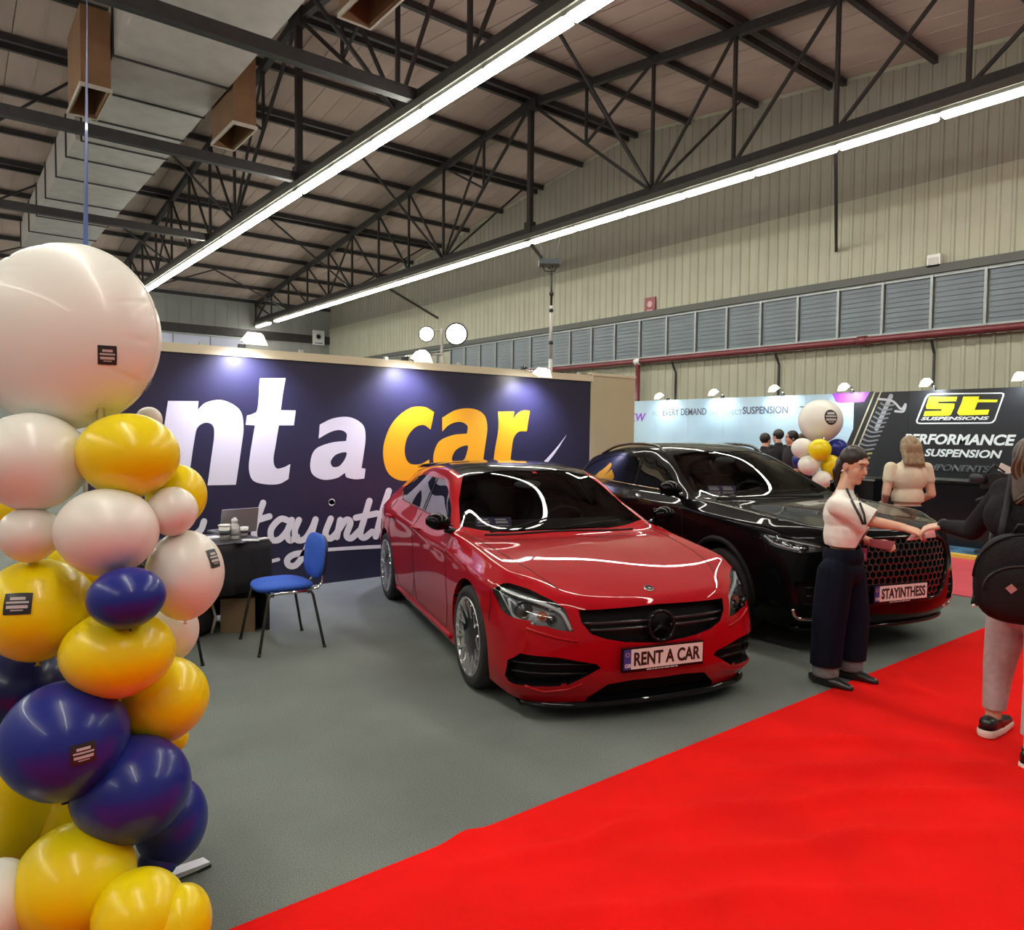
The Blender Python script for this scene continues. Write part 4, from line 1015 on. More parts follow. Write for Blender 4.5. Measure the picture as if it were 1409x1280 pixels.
def plate(root, c, w, h, text, yaw_t=0.0, tilt=.08, tsize=None):
    # frame with blue band and bold narrow letters, facing +x
    M0 = Matrix.Translation(c) @ Matrix.Rotation(-tilt, 4, 'Y') @ Matrix(((0, 0, 1, 0), (1, 0, 0, 0), (0, 1, 0, 0), (0, 0, 0, 1)))
    def put(n, mb, m, par): me = mb.mesh(n) if isinstance(mb, MB) else mb; me.transform(M0); return link(n, me, m, par, False)
    p = put('number_plate', MB().bbox((-w/2-.008, -h/2-.018, -.02), (w/2+.008, h/2+.008, 0)), M_gblk, root)
    put('plate_face', MB().bbox((-w/2+.045, -h/2, 0), (w/2, h/2, .003)), M_plate, p)
    put('country_band', MB().bbox((-w/2, -h/2, 0), (-w/2+.045, h/2, .003)), M_plblue, p)
    gm = text_mesh('GR', .03, .001, .0003); gm.transform(Matrix.Translation((-w/2+.005, -h/2+.012, .0035))); put('country_code', gm, M_plate, p)
    mb = MB()
    for k in range(12): mb.box((-w/2+.0225+.011*math.cos(2*PI*k/12), h/2-.028+.011*math.sin(2*PI*k/12), .0035), (.004, .004, .0006))
    put('star_ring', mb, mat('star_yellow', (.6, .5, .05), .4), p)
    tm = text_mesh(text, 1.0, .03, .001); xs = [v.co.x for v in tm.vertices]; ys = [v.co.y for v in tm.vertices]; x0, x1, y0, y1 = min(xs), max(xs), min(ys), max(ys)
    W = w-.045-.035; Hh = h*.70; tm.transform(Matrix.Translation((-w/2+.045+.018, -Hh/2, .0035)) @ Matrix.Diagonal((W/(x1-x0), Hh/(y1-y0), 1, 1)) @ Matrix.Translation((-x0, -y0, 0)))
    put('lettering', tm, M_plblk, p)
    sm = MB(); x = -.11   # line of print too small to read
    for k, L in enumerate((.030, .010, .018, .012, .016, .034, .026, .014)): sm.bbox((x, -h/2-.013, .0002), (x+L, -h/2-.006, .0012)); x += L+.006
    put('small_print', sm, mat('print_grey', (.55, .55, .55), .5), p)
    return p
def star_badge(root, c, r, m, ringr, nrm=(1, 0, 0), name='badge', spoke=.16):
    # ring with a three-pointed star
    q = Vector((0, 0, 1)).rotation_difference(Vector(nrm)).to_matrix(); xx = q @ Vector((1, 0, 0)); c = Vector(c); n = Vector(nrm).normalized()
    up = (Vector((0, 0, 1))-n*n.z); up = up.normalized() if up.length > .2 else (Vector((-1, 0, 0))-n*(-n.x)).normalized(); rt = up.cross(n)
    P = [c+rt*(r*math.cos(2*PI*k/40))+up*(r*math.sin(2*PI*k/40)) for k in range(40)]
    mb = MB().smooth().tube(P, ringr, 8, closed=True); o = link(name, mb.mesh(name), m, root, False)
    st = MB()
    for k in range(3):
        a = PI/2+2*PI*k/3; d = rt*math.cos(a)+up*math.sin(a); s_ = rt*-math.sin(a)+up*math.cos(a)
        st.add([c+n*ringr*1.2, c+s_*r*spoke+n*.0, c+d*r*.98, c-s_*r*spoke, c-n*ringr], [(0, 1, 2), (0, 2, 3), (4, 2, 1), (4, 3, 2)])
    link('star', st.mesh('star'), m, o, False); return o
def arches(C, xs, z, r, ymin, depth=.28, trim=None, tr=.03):
    for x in xs:
        for sd in (1, -1):
            f = C.bis(circle(x, z, r), (1, 0, 0), (0, 0, 1), lambda c, n: c.y*sd > ymin and c.z < 1.0 and abs(c.x-x) < r+.2)
            C.take(f, None, None, lip=.035, lipm=C.paint)
            a0, a1 = -.35, PI+.35; mb = MB(); n = 24; rows = []
            for yy in (.02, depth):
                rows.append([Vector((x+(r+.004)*math.cos(a0+(a1-a0)*k/n), sd*(C.S['halfw']-.03-yy), z+(r+.004)*math.sin(a0+(a1-a0)*k/n))) for k in range(n+1)])
            mb.grid(rows); rows2 = [[rows[1][k], Vector((x, sd*(C.S['halfw']-.03-depth), z))] for k in range(n+1)]; mb.grid(rows2)
            link('wheel_well', mb.mesh('wheel_well'), M_mblk, C.root, False)
            if trim:
                P = []
                for k in range(n+1):
                    a = -.1+(PI+.2)*k/n; h, nn = C.hit((x+(r+tr*.4)*math.cos(a), sd*1.5, z+(r+tr*.4)*math.sin(a)), (0, -sd, 0))
                    if h is not None: P.append(h)
                if len(P) > 3: link('arch_trim', MB().smooth().tube(P, tr*.5, 6).mesh('arch_trim'), trim, C.root, False)
def interior(root, S):
    z0 = S['belt']; hw = S['halfw']
    MB_ = MB(); x0 = S['dash_x']
    d = MB().smooth().grid([[Vector((x0-.02-.55*t, y, z0-.03+.035*math.sin(PI*t)-(.22*max(0, t-.75)*4*.9 if t > .75 else 0))) for t in (0, .25, .5, .75, .85, 1)] for y in np.linspace(-hw+.16, hw-.16, 9)])
    link('dashboard', d.mesh('dashboard'), M_int, root, False)
    b = MB().bbox((S['rear_x'], -hw+.1, .18), (x0+.1, hw-.1, .26)); link('cabin_floor', b.mesh('cabin_floor'), M_int, root, False)
    b = MB().bbox((x0-.62, -hw+.12, .25), (x0-.58, hw-.12, z0-.12)); link('dash_panel', b.mesh('dash_panel'), M_int, root, False)
    def seat(name, x, y, w):
        m = MB().smooth(); 
        rows = []
        for t in range(7):
            f = t/6; z = .5+f*(S['seat_top']-.5); ww = w*(.92+.12*math.sin(PI*min(1, f*1.1)))*(1 if f < .92 else .8); xx = x-.12-.16*f
            rows.append([Vector((xx+.06*math.cos(a), y+ww/2*(math.copysign(abs(math.sin(a))**.5, math.sin(a))), z)) for a in [2*PI*k/16 for k in range(17)]])
        m.grid(rows); m.add([Vector((x-.28, y, S['seat_top']+.01))]+rows[-1], [(0, i+1, i+2) for i in range(16)])
        o = link(name, m.mesh(name), M_seat, root, False)
        h = MB().smooth().ball((x-.30, y, S['seat_top']+.12), (.05, w*.27, .095), 14, 8).tube([(x-.29, y-.06, S['seat_top']-.02), (x-.30, y-.06, S['seat_top']+.1)], .008, 6).tube([(x-.29, y+.06, S['seat_top']-.02), (x-.30, y+.06, S['seat_top']+.1)], .008, 6)
        link('headrest', h.mesh('headrest'), M_seat, o, False)
        link('cushion', MB().smooth().ball((x+.13, y, .45), (.28, w*.5, .1), 14, 8).mesh('cushion'), M_seat, o, False)
    for y in (-.37, .37): seat('seat', S['seat_x'], y, .5)
    seat('rear_seat', S['seat_x']-.9, .38, .55); seat('rear_seat', S['seat_x']-.9, -.38, .55)
    P = [Vector((x0-.62+.05*math.cos(2*PI*k/28), .37+.18*math.cos(2*PI*k/28), z0-.10+.17*math.sin(2*PI*k/28))) for k in range(28)]
    link('steering_wheel', MB().smooth().tube(P, .014, 8, closed=True).bar((x0-.63, .22, z0-.1), (x0-.63, .52, z0-.1), .03, .04).mesh('steering_wheel'), M_int, root, False)
    link('rear_view_mirror', MB().smooth().ball((S['mir_x'], 0, S['mir_z']), (.02, .12, .035), 14, 8).mesh('m'), mat('mirror_back', (.25, .26, .28), .3), root, False)
def door_mirror(root, x, y, z, sd, paint, sc=1.0):
    m = MB().smooth(); rows = []
    for k in range(9):
        f = k/8; ww = math.sin(PI*min(.97, max(.06, f)))**.45
        rows.append([Vector((x+.02+.085*sc*ww*math.cos(a)*(1.0 if math.cos(a) > 0 else .55), y+sd*(.02+.21*sc*f), z+.075*sc*ww*math.sin(a)+.012*f)) for a in [2*PI*j/16 for j in range(17)]])
    m.grid(rows if sd < 0 else [r[::-1] for r in rows]); o = link('door_mirror', m.mesh('door_mirror'), paint, root, False)
    link('mirror_glass', MB().bbox((x-.042*sc, y+.06*sc, z-.05*sc), (x-.038*sc, y+.19*sc, z+.055*sc)).mesh('mg') if sd > 0 else MB().bbox((x-.042*sc, y-.19*sc, z-.05*sc), (x-.038*sc, y-.06*sc, z+.055*sc)).mesh('mg'), M_chrome, o, False)
    link('mirror_foot', MB().smooth().tube([(x+.0, y-sd*.06, z-.085), (x+.01, y+sd*.05, z-.05)], .025, 8).mesh('mf'), M_gblk, o, False)
    return o
def tri(*pts): return list(pts)
# ------------------------------------------------------------------ red hatchback
def col(x, ys, zs): return [((x[r] if isinstance(x, (list, tuple)) else x), ys[r], zs[r]) for r in range(6)]
RS = dict(halfw=.89, cr_nose=.5, cr_hood=.55, cr_belt=.35, cr_side=.45, cr_rail=.5, belt=.93, dash_x=-.62, rear_x=-3.0, seat_x=-1.45, seat_top=1.02, mir_x=-1.18, mir_z=1.20)
RS['cols'] = [
 col([.79,.85,.87,.86,.82,.775], [0]*6, [.115,.24,.38,.53,.655,.70]),
 col([.775,.835,.855,.845,.80,.75], [.32]*6, [.115,.24,.38,.53,.655,.705]),
 col([.71,.775,.785,.765,.715,.645], [.58,.58,.58,.58,.575,.56], [.11,.24,.38,.53,.665,.725]),
 col([.585,.655,.66,.62,.55,.45], [.755,.79,.795,.795,.78,.715], [.11,.22,.37,.54,.69,.775]),
 col(.36, [.835,.86,.872,.875,.862,.775], [.15,.26,.40,.56,.72,.815]),
 col(0, [.85,.872,.885,.892,.878,.785], [.16,.27,.42,.58,.75,.86]),
 col(-.34, [.85,.868,.880,.882,.872,.80], [.16,.28,.43,.60,.78,.895]),
 col(-.58, [.85,.862,.872,.880,.876,.81], [.16,.28,.44,.62,.80,.92]),
 col(-.98, [.85,.858,.868,.880,.878,.80], [.16,.28,.44,.63,.81,.93]),
 col(-1.45, [.85,.858,.868,.880,.878,.80], [.16,.28,.44,.64,.83,.945]),
 col(-1.90, [.85,.862,.872,.882,.880,.80], [.16,.28,.44,.64,.845,.965]),
 col(-2.28, [.85,.868,.880,.890,.885,.795], [.17,.28,.44,.64,.86,.985]),
 col(-2.63, [.84,.870,.888,.895,.880,.775], [.18,.29,.44,.64,.865,1.0]),
 col(-2.90, [.81,.850,.870,.875,.855,.74], [.20,.30,.44,.64,.865,1.01]),
 col([-3.10,-3.18,-3.20,-3.18,-3.12,-3.02], [.74,.78,.80,.80,.77,.66], [.22,.31,.45,.64,.86,1.0]),
 col([-3.24,-3.33,-3.35,-3.33,-3.26,-3.14], [.56]*4+[.55,.50], [.22,.31,.45,.64,.86,1.0]),
 col([-3.30,-3.39,-3.41,-3.38,-3.30,-3.19], [.28]*6, [.22,.31,.45,.64,.86,1.0]),
 col([-3.31,-3.40,-3.42,-3.39,-3.31,-3.20], [0]*6, [.22,.31,.45,.64,.86,1.0])]
RS['hood'] = [[(.46,0,.790),(.445,.30,.790),(.42,.56,.797)], [(.10,0,.845),(.09,.30,.843),(.06,.575,.848)], [(-.26,0,.880),(-.27,.30,.877),(-.31,.60,.885)], [(-.50,0,.895),(-.52,.31,.893),(-.55,.60,.903)]]
RS['top'] = [[(-.80,0,1.115),(-.825,.28,1.110),(-.90,.52,1.095),(-.93,.705,1.10)], [(-1.10,0,1.315),(-1.13,.27,1.310),(-1.20,.46,1.293),(-1.30,.615,1.275)],
 [(-1.60,0,1.372),(-1.60,.27,1.368),(-1.62,.45,1.35),(-1.68,.62,1.305)], [(-2.15,0,1.365),(-2.15,.27,1.36),(-2.15,.45,1.342),(-2.15,.61,1.29)],
 [(-2.88,0,1.29),(-2.87,.27,1.285),(-2.82,.43,1.265),(-2.74,.575,1.215)], [(-3.06,0,1.12),(-3.05,.27,1.12),(-3.0,.45,1.11),(-2.92,.61,1.09)]]
RO = Vector((3.489, 3.542, 0)); RH = math.radians(-107.3)
red = thing('car', 'glossy red hatchback with a black grille and a plate reading RENT A CAR', 'car', RO, RH)
RC = Car(RS, red, M_red_p)
def car_px(C, px, py, mirror=False):   # where the sight line through a pixel meets the car's skin, in the car's own frame
    W = wmat(C.root).inverted(); o = W @ EYE; d = (W.to_3x3() @ ray(px, py)).normalized(); h = C.full.ray_cast(o, d)
    return h[0]

def fpx(C, pts, sc=2.384, ox=482, oy=605): return [car_px(C, x/sc+ox, y/sc+oy) for x, y in pts]
def dedupe(P): return [p for p in P if p is not None]
X_, Y_, Z_ = (1,0,0), (0,1,0), (0,0,1)
def halves(C, poly, ua, va, cond, sy=True):   # the same polygon on both sides of the car (mirrored in y), faces gathered
    out = C.bis(poly, ua, va, cond)
    ub = (ua[0], -ua[1], ua[2]); vb = (va[0], -va[1], va[2])
    # mirrored plane basis keeps (u,v) values for mirrored points
    out2 = C.bis_m(poly, ub, vb, lambda c, n: cond(Vector((c.x, -c.y, c.z)), Vector((n.x, -n.y, n.z))))
    return out, out2
def bis_m(s, poly, ua, va, cond): return s.bis(poly, ua, va, cond)
Car.bis_m = bis_m
C = RC
# --- front openings
gp = dedupe(fpx(C, [(748,560),(758,600),(790,638),(840,655),(905,665)]))
gt = dedupe(fpx(C, [(1000,540)]))[0]; gb = dedupe(fpx(C, [(1005,668)]))[0]
L_ = [(p.y, p.z) for p in gp]; poly = [(0, gt.z)]+L_+[(0, gb.z)]
a, b = halves(C, poly, Y_, Z_, lambda c, n: c.x > .5 and c.y < .02)
C.take(a+b, 'grille', M_mblk, inset=.055, lip=.07, lipm=M_gblk)
GZ = (gt.z+gb.z)/2
def skin_front(y, z): h, n = C.hit((2, y, z), (-1, 0, 0)); return h
for z, r in ((GZ+.020, .009), (GZ-.016, .009)):
    w = .46 if z > GZ else .42
    for sd in (1, -1):
        P = [skin_front(sd*(.075+(w-.075)*k/8), z)-Vector((.022, 0, 0)) for k in range(9)]
        link('louvre', MB().smooth().tube(P, r, 8).mesh('louvre'), mat('louvre_grey', (.05, .05, .055), .22, metal=.5) if r > .008 else M_gblk, red, False)
sc_ = skin_front(0, GZ-.01); star_badge(red, sc_+Vector((.005, 0, 0)), .082, M_gblk, .011, (1, 0, .12), 'grille_emblem', .20)
link('emblem_disc', MB().smooth().lathe([(.0005, -.02), (.085, -.022)], (0,0,0), 30, Matrix.Rotation(PI/2, 3, 'Y')).mesh('d'), M_mblk, red, False).location = sc_-Vector((.01, 0, 0))
ip = dedupe(fpx(C, [(506,772),(516,722),(556,701),(680,715),(808,737),(822,750),(708,808),(600,810),(522,797)]))
poly = [(p.y, p.z) for p in ip]
a, b = halves(C, poly, Y_, Z_, lambda c, n: c.x > .2 and n.x > .1 and c.y < -.2)
C.take(a, 'side_intake', M_mblk, inset=.06, lip=.06, lipm=M_gblk); C.take(b, 'side_intake', M_mblk, inset=.06, lip=.06, lipm=M_gblk)
ys = [p[0] for p in poly]; zs = [p[1] for p in poly]
for sd in (1, -1):
    for f in (.42, .70):
        z = min(zs)+(max(zs)-min(zs))*f; P = []
        for k in range(7):
            y = min(ys)*.97+(max(ys)*1.02-min(ys)*.97)*k/6; h = skin_front(sd*-y if sd > 0 else y, z)
            if h is not None: P.append(h-Vector((.03, 0, 0)))
        if len(P) > 2: link('intake_fin', MB().smooth().tube(P, .008, 6).mesh('f'), M_gblk, red, False)
lp = dedupe(fpx(C, [(775,848),(845,803),(930,788),(1008,781)])); lp[-1].y = 0
poly = [(p.y, p.z) for p in lp]+[(0, .05), (lp[0].y, .05)]
a, b = halves(C, poly, Y_, Z_, lambda c, n: c.x > .5 and c.y < .02 and c.z < .4)
C.take(a+b, 'lower_intake', M_mblk, inset=.05, lip=.06, lipm=M_gblk)
# splitter under the bumper
P = []; 
for y in np.linspace(-.76, .76, 31):
    h, n = C.hit((2, y, .135), (-1, 0, 0)); 
    if h is not None: P.append(h)
mb = MB(); rows = []
for p in P:
    o = .018; rows.append([p+Vector((-.10, 0, -.02)), p+Vector((o, 0, -.035)), p+Vector((o+.004, 0, -.025)), p+Vector((-.0, 0, -.008))])
mb.smooth().grid(rows); link('front_splitter', mb.mesh('s'), M_gblk, red, False).location.z = -.012
link('splitter_lip', MB().smooth().tube([Vector((.80, y, .092)) for y in (-.12, 0, .12)], .006, 6).mesh('s'), M_rim, red, False)
# --- headlights
def headlight(C, poly_px, strips, balls, root, sc, ox, oy, ang=45):
    H = dedupe([car_px(C, x/sc+ox, y/sc+oy) for x, y in poly_px]); a_ = math.radians(ang)
    ua = Vector((math.sin(a_), math.cos(a_), 0)); va = Vector((0, 0, 1))
    poly = [(p.dot(ua), p.z) for p in H]; w = Vector((math.cos(a_), -math.sin(a_), 0))
    f1, f2 = halves(C, poly, tuple(ua), tuple(va), lambda c, n: n.dot(w) > .0 and c.y < -.2 and c.x > -.2)
    for sd, fs in ((-1, f1), (1, f2)):
        bowl = C.take(fs, 'headlight', M_dim, inset=.045, keep=True)
        if bowl is None: continue
        bowl.data.materials[0] = mat('lamp_bowl', (.1, .1, .11))
        C.take(fs, 'headlight_lens', M_lens, parent=bowl, inset=-.001, lip=.05, lipm=M_gblk)
        for pts, r, m in strips:
            Q = []
            for x, y in pts:
                h = car_px(C, x/sc+ox, y/sc+oy)
                if h is not None:
                    n = C.full.find_nearest(h)[1]; q = h-n*.018; Q.append(Vector((q.x, q.y*(-sd if sd > 0 else 1), q.z)))
            if len(Q) > 1:
                QQ = catmull([tuple(q) for q in Q], [False]*len(Q), False, 5); link('light_strip', MB().smooth().tube(QQ, r, 6).mesh('ls'), m, bowl, False)
        for x, y, r, m in balls:
            h = car_px(C, x/sc+ox, y/sc+oy)
            if h is None: continue
            n = C.full.find_nearest(h)[1]; q = h-n*(.03); n = Vector((n.x, n.y*(-sd if sd > 0 else 1), n.z)); q = Vector((q.x, q.y*(-sd if sd > 0 else 1), q.z))
            Q = Vector((0, 0, 1)).rotation_difference((n+Vector((1.5, 0, 0))).normalized()).to_matrix()
            link('projector', MB().smooth().lathe([(r*1.25, -.02), (r*1.28, .006), (r*1.05, .008), (r, 0), (r*.7, .012), (.0005, .018)], q, 20, Q).mesh('pj'), m, bowl, False)
M_proj = mat('projector_glass', (.03, .035, .04), .05, coat=1.0)
headlight(C, [(466,492),(500,472),(520,470),(590,492),(665,528),(705,556),(722,600),(734,635),(690,626),(600,612),(535,590),(498,560)],
 [([(492,484),(560,510),(640,540),(690,566),(712,600),(724,626)], .012, M_led), ([(515,520),(528,575),(575,598),(600,603)], .008, M_led), ([(484,496),(512,552),(530,580)], .004, M_led), ([(650,556),(690,552)], .006, M_led)],
 [(562,556,.042, M_proj), (628,578,.022, M_amb), (660,592,.024, M_proj)], red, 2.384, 482, 605)
# --- glass
hw_ = [(-.515,0),(-.535,.3),(-.565,.5),(-.60,.705),(-.90,.625),(-1.19,.50),(-1.13,.28),(-1.10,0)]
hw_ = [(-.515,0),(-.54,.4),(-.575,.6),(-.615,.745),(-.92,.665),(-1.19,.555),(-1.10,0)]
up_ = lambda c, n: c.z > .86 and n.z > .05 and c.y > -.02
a, b = halves(C, hw_, X_, Y_, up_); C.take(a+b, 'windscreen', M_wind, inset=.004)
rf_ = [(-1.098,0),(-1.188,.558),(-1.45,.575),(-2.2,.565),(-2.72,.50),(-2.80,0)]
a, b = halves(C, rf_, X_, Y_, lambda c, n: c.z > 1.1 and n.z > .3 and c.y > -.02); C.take(a+b, 'roof_panel', M_blk_p, inset=.002)
fw_ = [(-.70,.957),(-1.50,.975),(-1.585,1.235),(-1.38,1.235),(-1.12,1.155),(-.85,1.035)]
rw_ = [(-1.56,.978),(-2.30,1.0),(-2.58,1.06),(-2.52,1.12),(-2.32,1.20),(-2.05,1.238),(-1.645,1.238)]
qs_ = lambda c, n: c.y < -.4 and c.z > .93 and n.y < -.3
bp_ = [(-1.50,.975),(-1.56,.978),(-1.645,1.238),(-1.585,1.235)]
for poly, nm, m in ((fw_, 'side_window', M_side), (rw_, 'side_window', M_side), (bp_, 'pillar_trim', M_gblk)):
    for f in halves(C, poly, X_, Z_, qs_): C.take(f, nm, m, inset=.004, lip=.012, lipm=M_gblk)
rg_ = [(-3.0,1.19),(-3.0,1.06)]
# --- wheel arches, sills, doors
arches(C, (0, -2.63), .33, .362, .5)
sk = lambda pts, sd: [(x, sd*1.6, z) for x, z in pts]
for sd in (1, -1):
    C.gap('door_seam', sk([(-.56,.90),(-.53,.75),(-.50,.40),(-.56,.24),(-1.46,.24),(-1.52,.40),(-1.53,.95)], sd), (0,-sd,0))
    C.gap('door_seam', sk([(-1.53,.40),(-1.60,.24),(-2.12,.24),(-2.22,.42),(-2.42,.70),(-2.47,.98)], sd), (0,-sd,0))
    C.gap('belt_trim', sk([(-.66,.950),(-1.0,.956),(-1.5,.968),(-2.0,.985),(-2.3,.995)], sd), (0,-sd,0), .006, M_gblk)
    C.gap('sill_trim', sk([(-.46,.20),(-1.2,.20),(-2.2,.20)], sd), (0,-sd,0), .022, C.paint)
    C.gap('bumper_seam', sk([(.385,.74),(.40,.62),(.385,.52)], sd), (0,-sd,0))
    C.gap('bonnet_seam', [(.66, sd*.53, 1.5), (.46, sd*.60, 1.5), (.2, sd*.655, 1.5), (-.1, sd*.69, 1.5), (-.35, sd*.715, 1.5), (-.56, sd*.735, 1.5)], (0, 0, -1))
    C.gap('bumper_crease', [(2, sd*.50, .475), (2, sd*.62, .495), (2, sd*.75, .535)], (-1, 0, 0), .009, C.paint)
    C.gap('bumper_crease', [(2, sd*.76, .215), (2, sd*.66, .185), (2, sd*.54, .20), (2, sd*.47, .235)], (-1, 0, 0), .009, C.paint)
    for x in (-1.40, -2.32):
        h, n = C.hit((x, sd*1.6, .845), (0, -sd, 0))
        if h is not None: link('door_handle', MB().smooth().tube([h+Vector((.10, sd*.002, 0)), h+Vector((.085, sd*.028, .004)), h+Vector((0, sd*.034, .006)), h+Vector((-.085, sd*.028, .004)), h+Vector((-.10, sd*.002, 0))], [.008, .012, .013, .012, .008], 8).mesh('dh'), C.paint, red, False)
    door_mirror(red, -.60, sd*.815, .985, sd, M_blk_p, .82)
C.gap('cowl_trim', [(-.50, y, 1.5) for y in np.linspace(-.60, .60, 9)], (0, 0, -1), .010, M_mblk)
C.gap('roof_seam', [(-1.103, 0, 2), (-1.192, .55, 2)], (0, 0, -1), .004); C.gap('roof_seam', [(-1.103, 0, 2), (-1.192, -.55, 2)], (0, 0, -1), .004)
h, n = C.hit((.735, 0, 2), (0, 0, -1)); h, n = C.hit((.72, 0, 2), (0, 0, -1))
link('bonnet_badge', MB().smooth().lathe([(.030, 0), (.031, .003), (.026, .005), (.0005, .005)], h, 24, Vector((0,0,1)).rotation_difference(n).to_matrix()).mesh('bb'), M_chrome, red, False)
star_badge(red, h+n*.006, .026, mat('badge_dark', (.05, .05, .06), .3), .003, tuple(n), 'badge_star', .2)
h, n = C.hit((2, 0, .375), (-1, 0, 0)); plate(red, h+Vector((.022, 0, -.005)), .515, .112, 'RENT A CAR', tilt=-.02)
# spoiler, aerial fin, underside, wipers
sp = MB().smooth().grid([[Vector((-2.62-.0*t, y, 1.30-.02*(y/.5)**2+.012*t)) if t == 0 else Vector((-2.62-.36*t, y*(1-.03*t), 1.318-.04*t-.03*(y/.5)**2)) for t in (0, .3, .6, 1)] for y in np.linspace(-.5, .5, 11)])
o = link('roof_spoiler', sp.mesh('sp'), M_gblk, red, False); q = o.modifiers.new('thickness', 'SOLIDIFY'); q.thickness = .025
link('underbody', MB().bbox((-3.2, -.72, .17), (.55, .72, .24)).mesh('u'), M_mblk, red, False)
for sd, y0 in ((1, .05), (-1, -.55)):
    P = [Vector((-.53-.10*abs(t), y0+.5*t, 2)) for t in (0, .25, .5, .75, 1)]; Q = [C.hit(p, (0, 0, -1)) for p in P]; Q = [h+n*.012 for h, n in Q if h is not None]
    if len(Q) > 2: link('wiper', MB().smooth().tube(Q, .006, 6).mesh('w'), M_mblk, red, False)
interior(red, RS)
for x in (0, -2.63):
    for sd in (1, -1): wheel(red, x, sd*.775, sd, .325, .225, 'multi')
C.finish('body')
# ------------------------------------------------------------------ black sport-utility car
BS = dict(halfw=.925, cr_nose=.45, cr_hood=.5, cr_belt=.4, cr_side=.55, cr_rail=.5, belt=1.08, dash_x=-.60, rear_x=-3.1, seat_x=-1.45, seat_top=1.18, mir_x=-1.15, mir_z=1.37)
BS['cols'] = [
 col([.80,.90,.93,.92,.90,.86], [0]*6, [.20,.33,.50,.70,.87,.935]),
 col([.79,.89,.915,.905,.885,.84], [.33]*6, [.20,.33,.50,.70,.87,.94]),
 col([.73,.82,.845,.835,.80,.735], [.60]*6, [.20,.33,.50,.70,.88,.95]),
 col([.60,.69,.70,.67,.60,.50], [.78,.82,.825,.82,.80,.735], [.20,.32,.48,.70,.90,.98]),
 col(.40, [.87,.90,.912,.912,.888,.79], [.24,.36,.52,.74,.93,1.005]),
 col(0, [.885,.91,.922,.928,.908,.80], [.24,.36,.54,.76,.955,1.035]),
 col(-.34, [.88,.90,.912,.918,.905,.815], [.23,.36,.54,.77,.965,1.055]),
 col(-.52, [.88,.895,.905,.912,.905,.83], [.23,.36,.54,.78,.975,1.07]),
 col(-.98, [.88,.892,.902,.912,.908,.825], [.23,.36,.54,.78,.985,1.075]),
 col(-1.45, [.88,.892,.902,.912,.908,.825], [.23,.36,.54,.78,.99,1.085]),
 col(-1.90, [.88,.895,.905,.914,.91,.825], [.23,.36,.54,.79,1.0,1.10]),
 col(-2.28, [.885,.905,.918,.925,.915,.82], [.24,.36,.54,.80,1.01,1.115]),
 col(-2.68, [.885,.91,.925,.932,.915,.80], [.25,.37,.55,.80,1.02,1.13]),
 col(-2.98, [.85,.885,.90,.905,.89,.765], [.27,.38,.55,.80,1.02,1.135]),
 col([-3.2,-3.28,-3.30,-3.28,-3.22,-3.1], [.77,.81,.83,.83,.80,.69], [.28,.38,.56,.80,1.02,1.12]),
 col([-3.35,-3.43,-3.45,-3.42,-3.36,-3.24], [.58]*4+[.57,.52], [.28,.38,.56,.80,1.02,1.12]),
 col([-3.40,-3.48,-3.50,-3.47,-3.40,-3.28], [.29]*6, [.28,.38,.56,.80,1.02,1.12]),
 col([-3.41,-3.49,-3.51,-3.48,-3.41,-3.29], [0]*6, [.28,.38,.56,.80,1.02,1.12])]
BS['hood'] = [[(.50,0,.995),(.485,.31,.998),(.46,.58,.99)], [(.10,0,1.035),(.09,.31,1.037),(.06,.59,1.035)], [(-.26,0,1.058),(-.27,.31,1.058),(-.31,.61,1.058)], [(-.47,0,1.066),(-.49,.32,1.064),(-.51,.62,1.068)]]
BS['top'] = [[(-.80,0,1.272),(-.82,.29,1.268),(-.88,.55,1.255),(-.92,.725,1.25)], [(-1.14,0,1.462),(-1.17,.28,1.458),(-1.23,.48,1.44),(-1.32,.635,1.415)],
 [(-1.6,0,1.53),(-1.6,.28,1.527),(-1.62,.47,1.51),(-1.68,.645,1.455)], [(-2.2,0,1.515),(-2.2,.28,1.512),(-2.2,.47,1.495),(-2.2,.63,1.44)],
 [(-3.0,0,1.37),(-2.99,.28,1.367),(-2.95,.44,1.355),(-2.85,.585,1.34)], [(-3.24,0,1.22),(-3.23,.28,1.22),(-3.18,.46,1.215),(-3.03,.63,1.21)]]
BO = Vector((5.864, 3.347, 0)); BH = math.radians(-107.12)
blk = thing('car', 'glossy black sport-utility car with honeycomb grille and a plate reading STAYINTHESS', 'car', BO, BH)
BC = Car(BS, blk, M_blk_p); C = BC
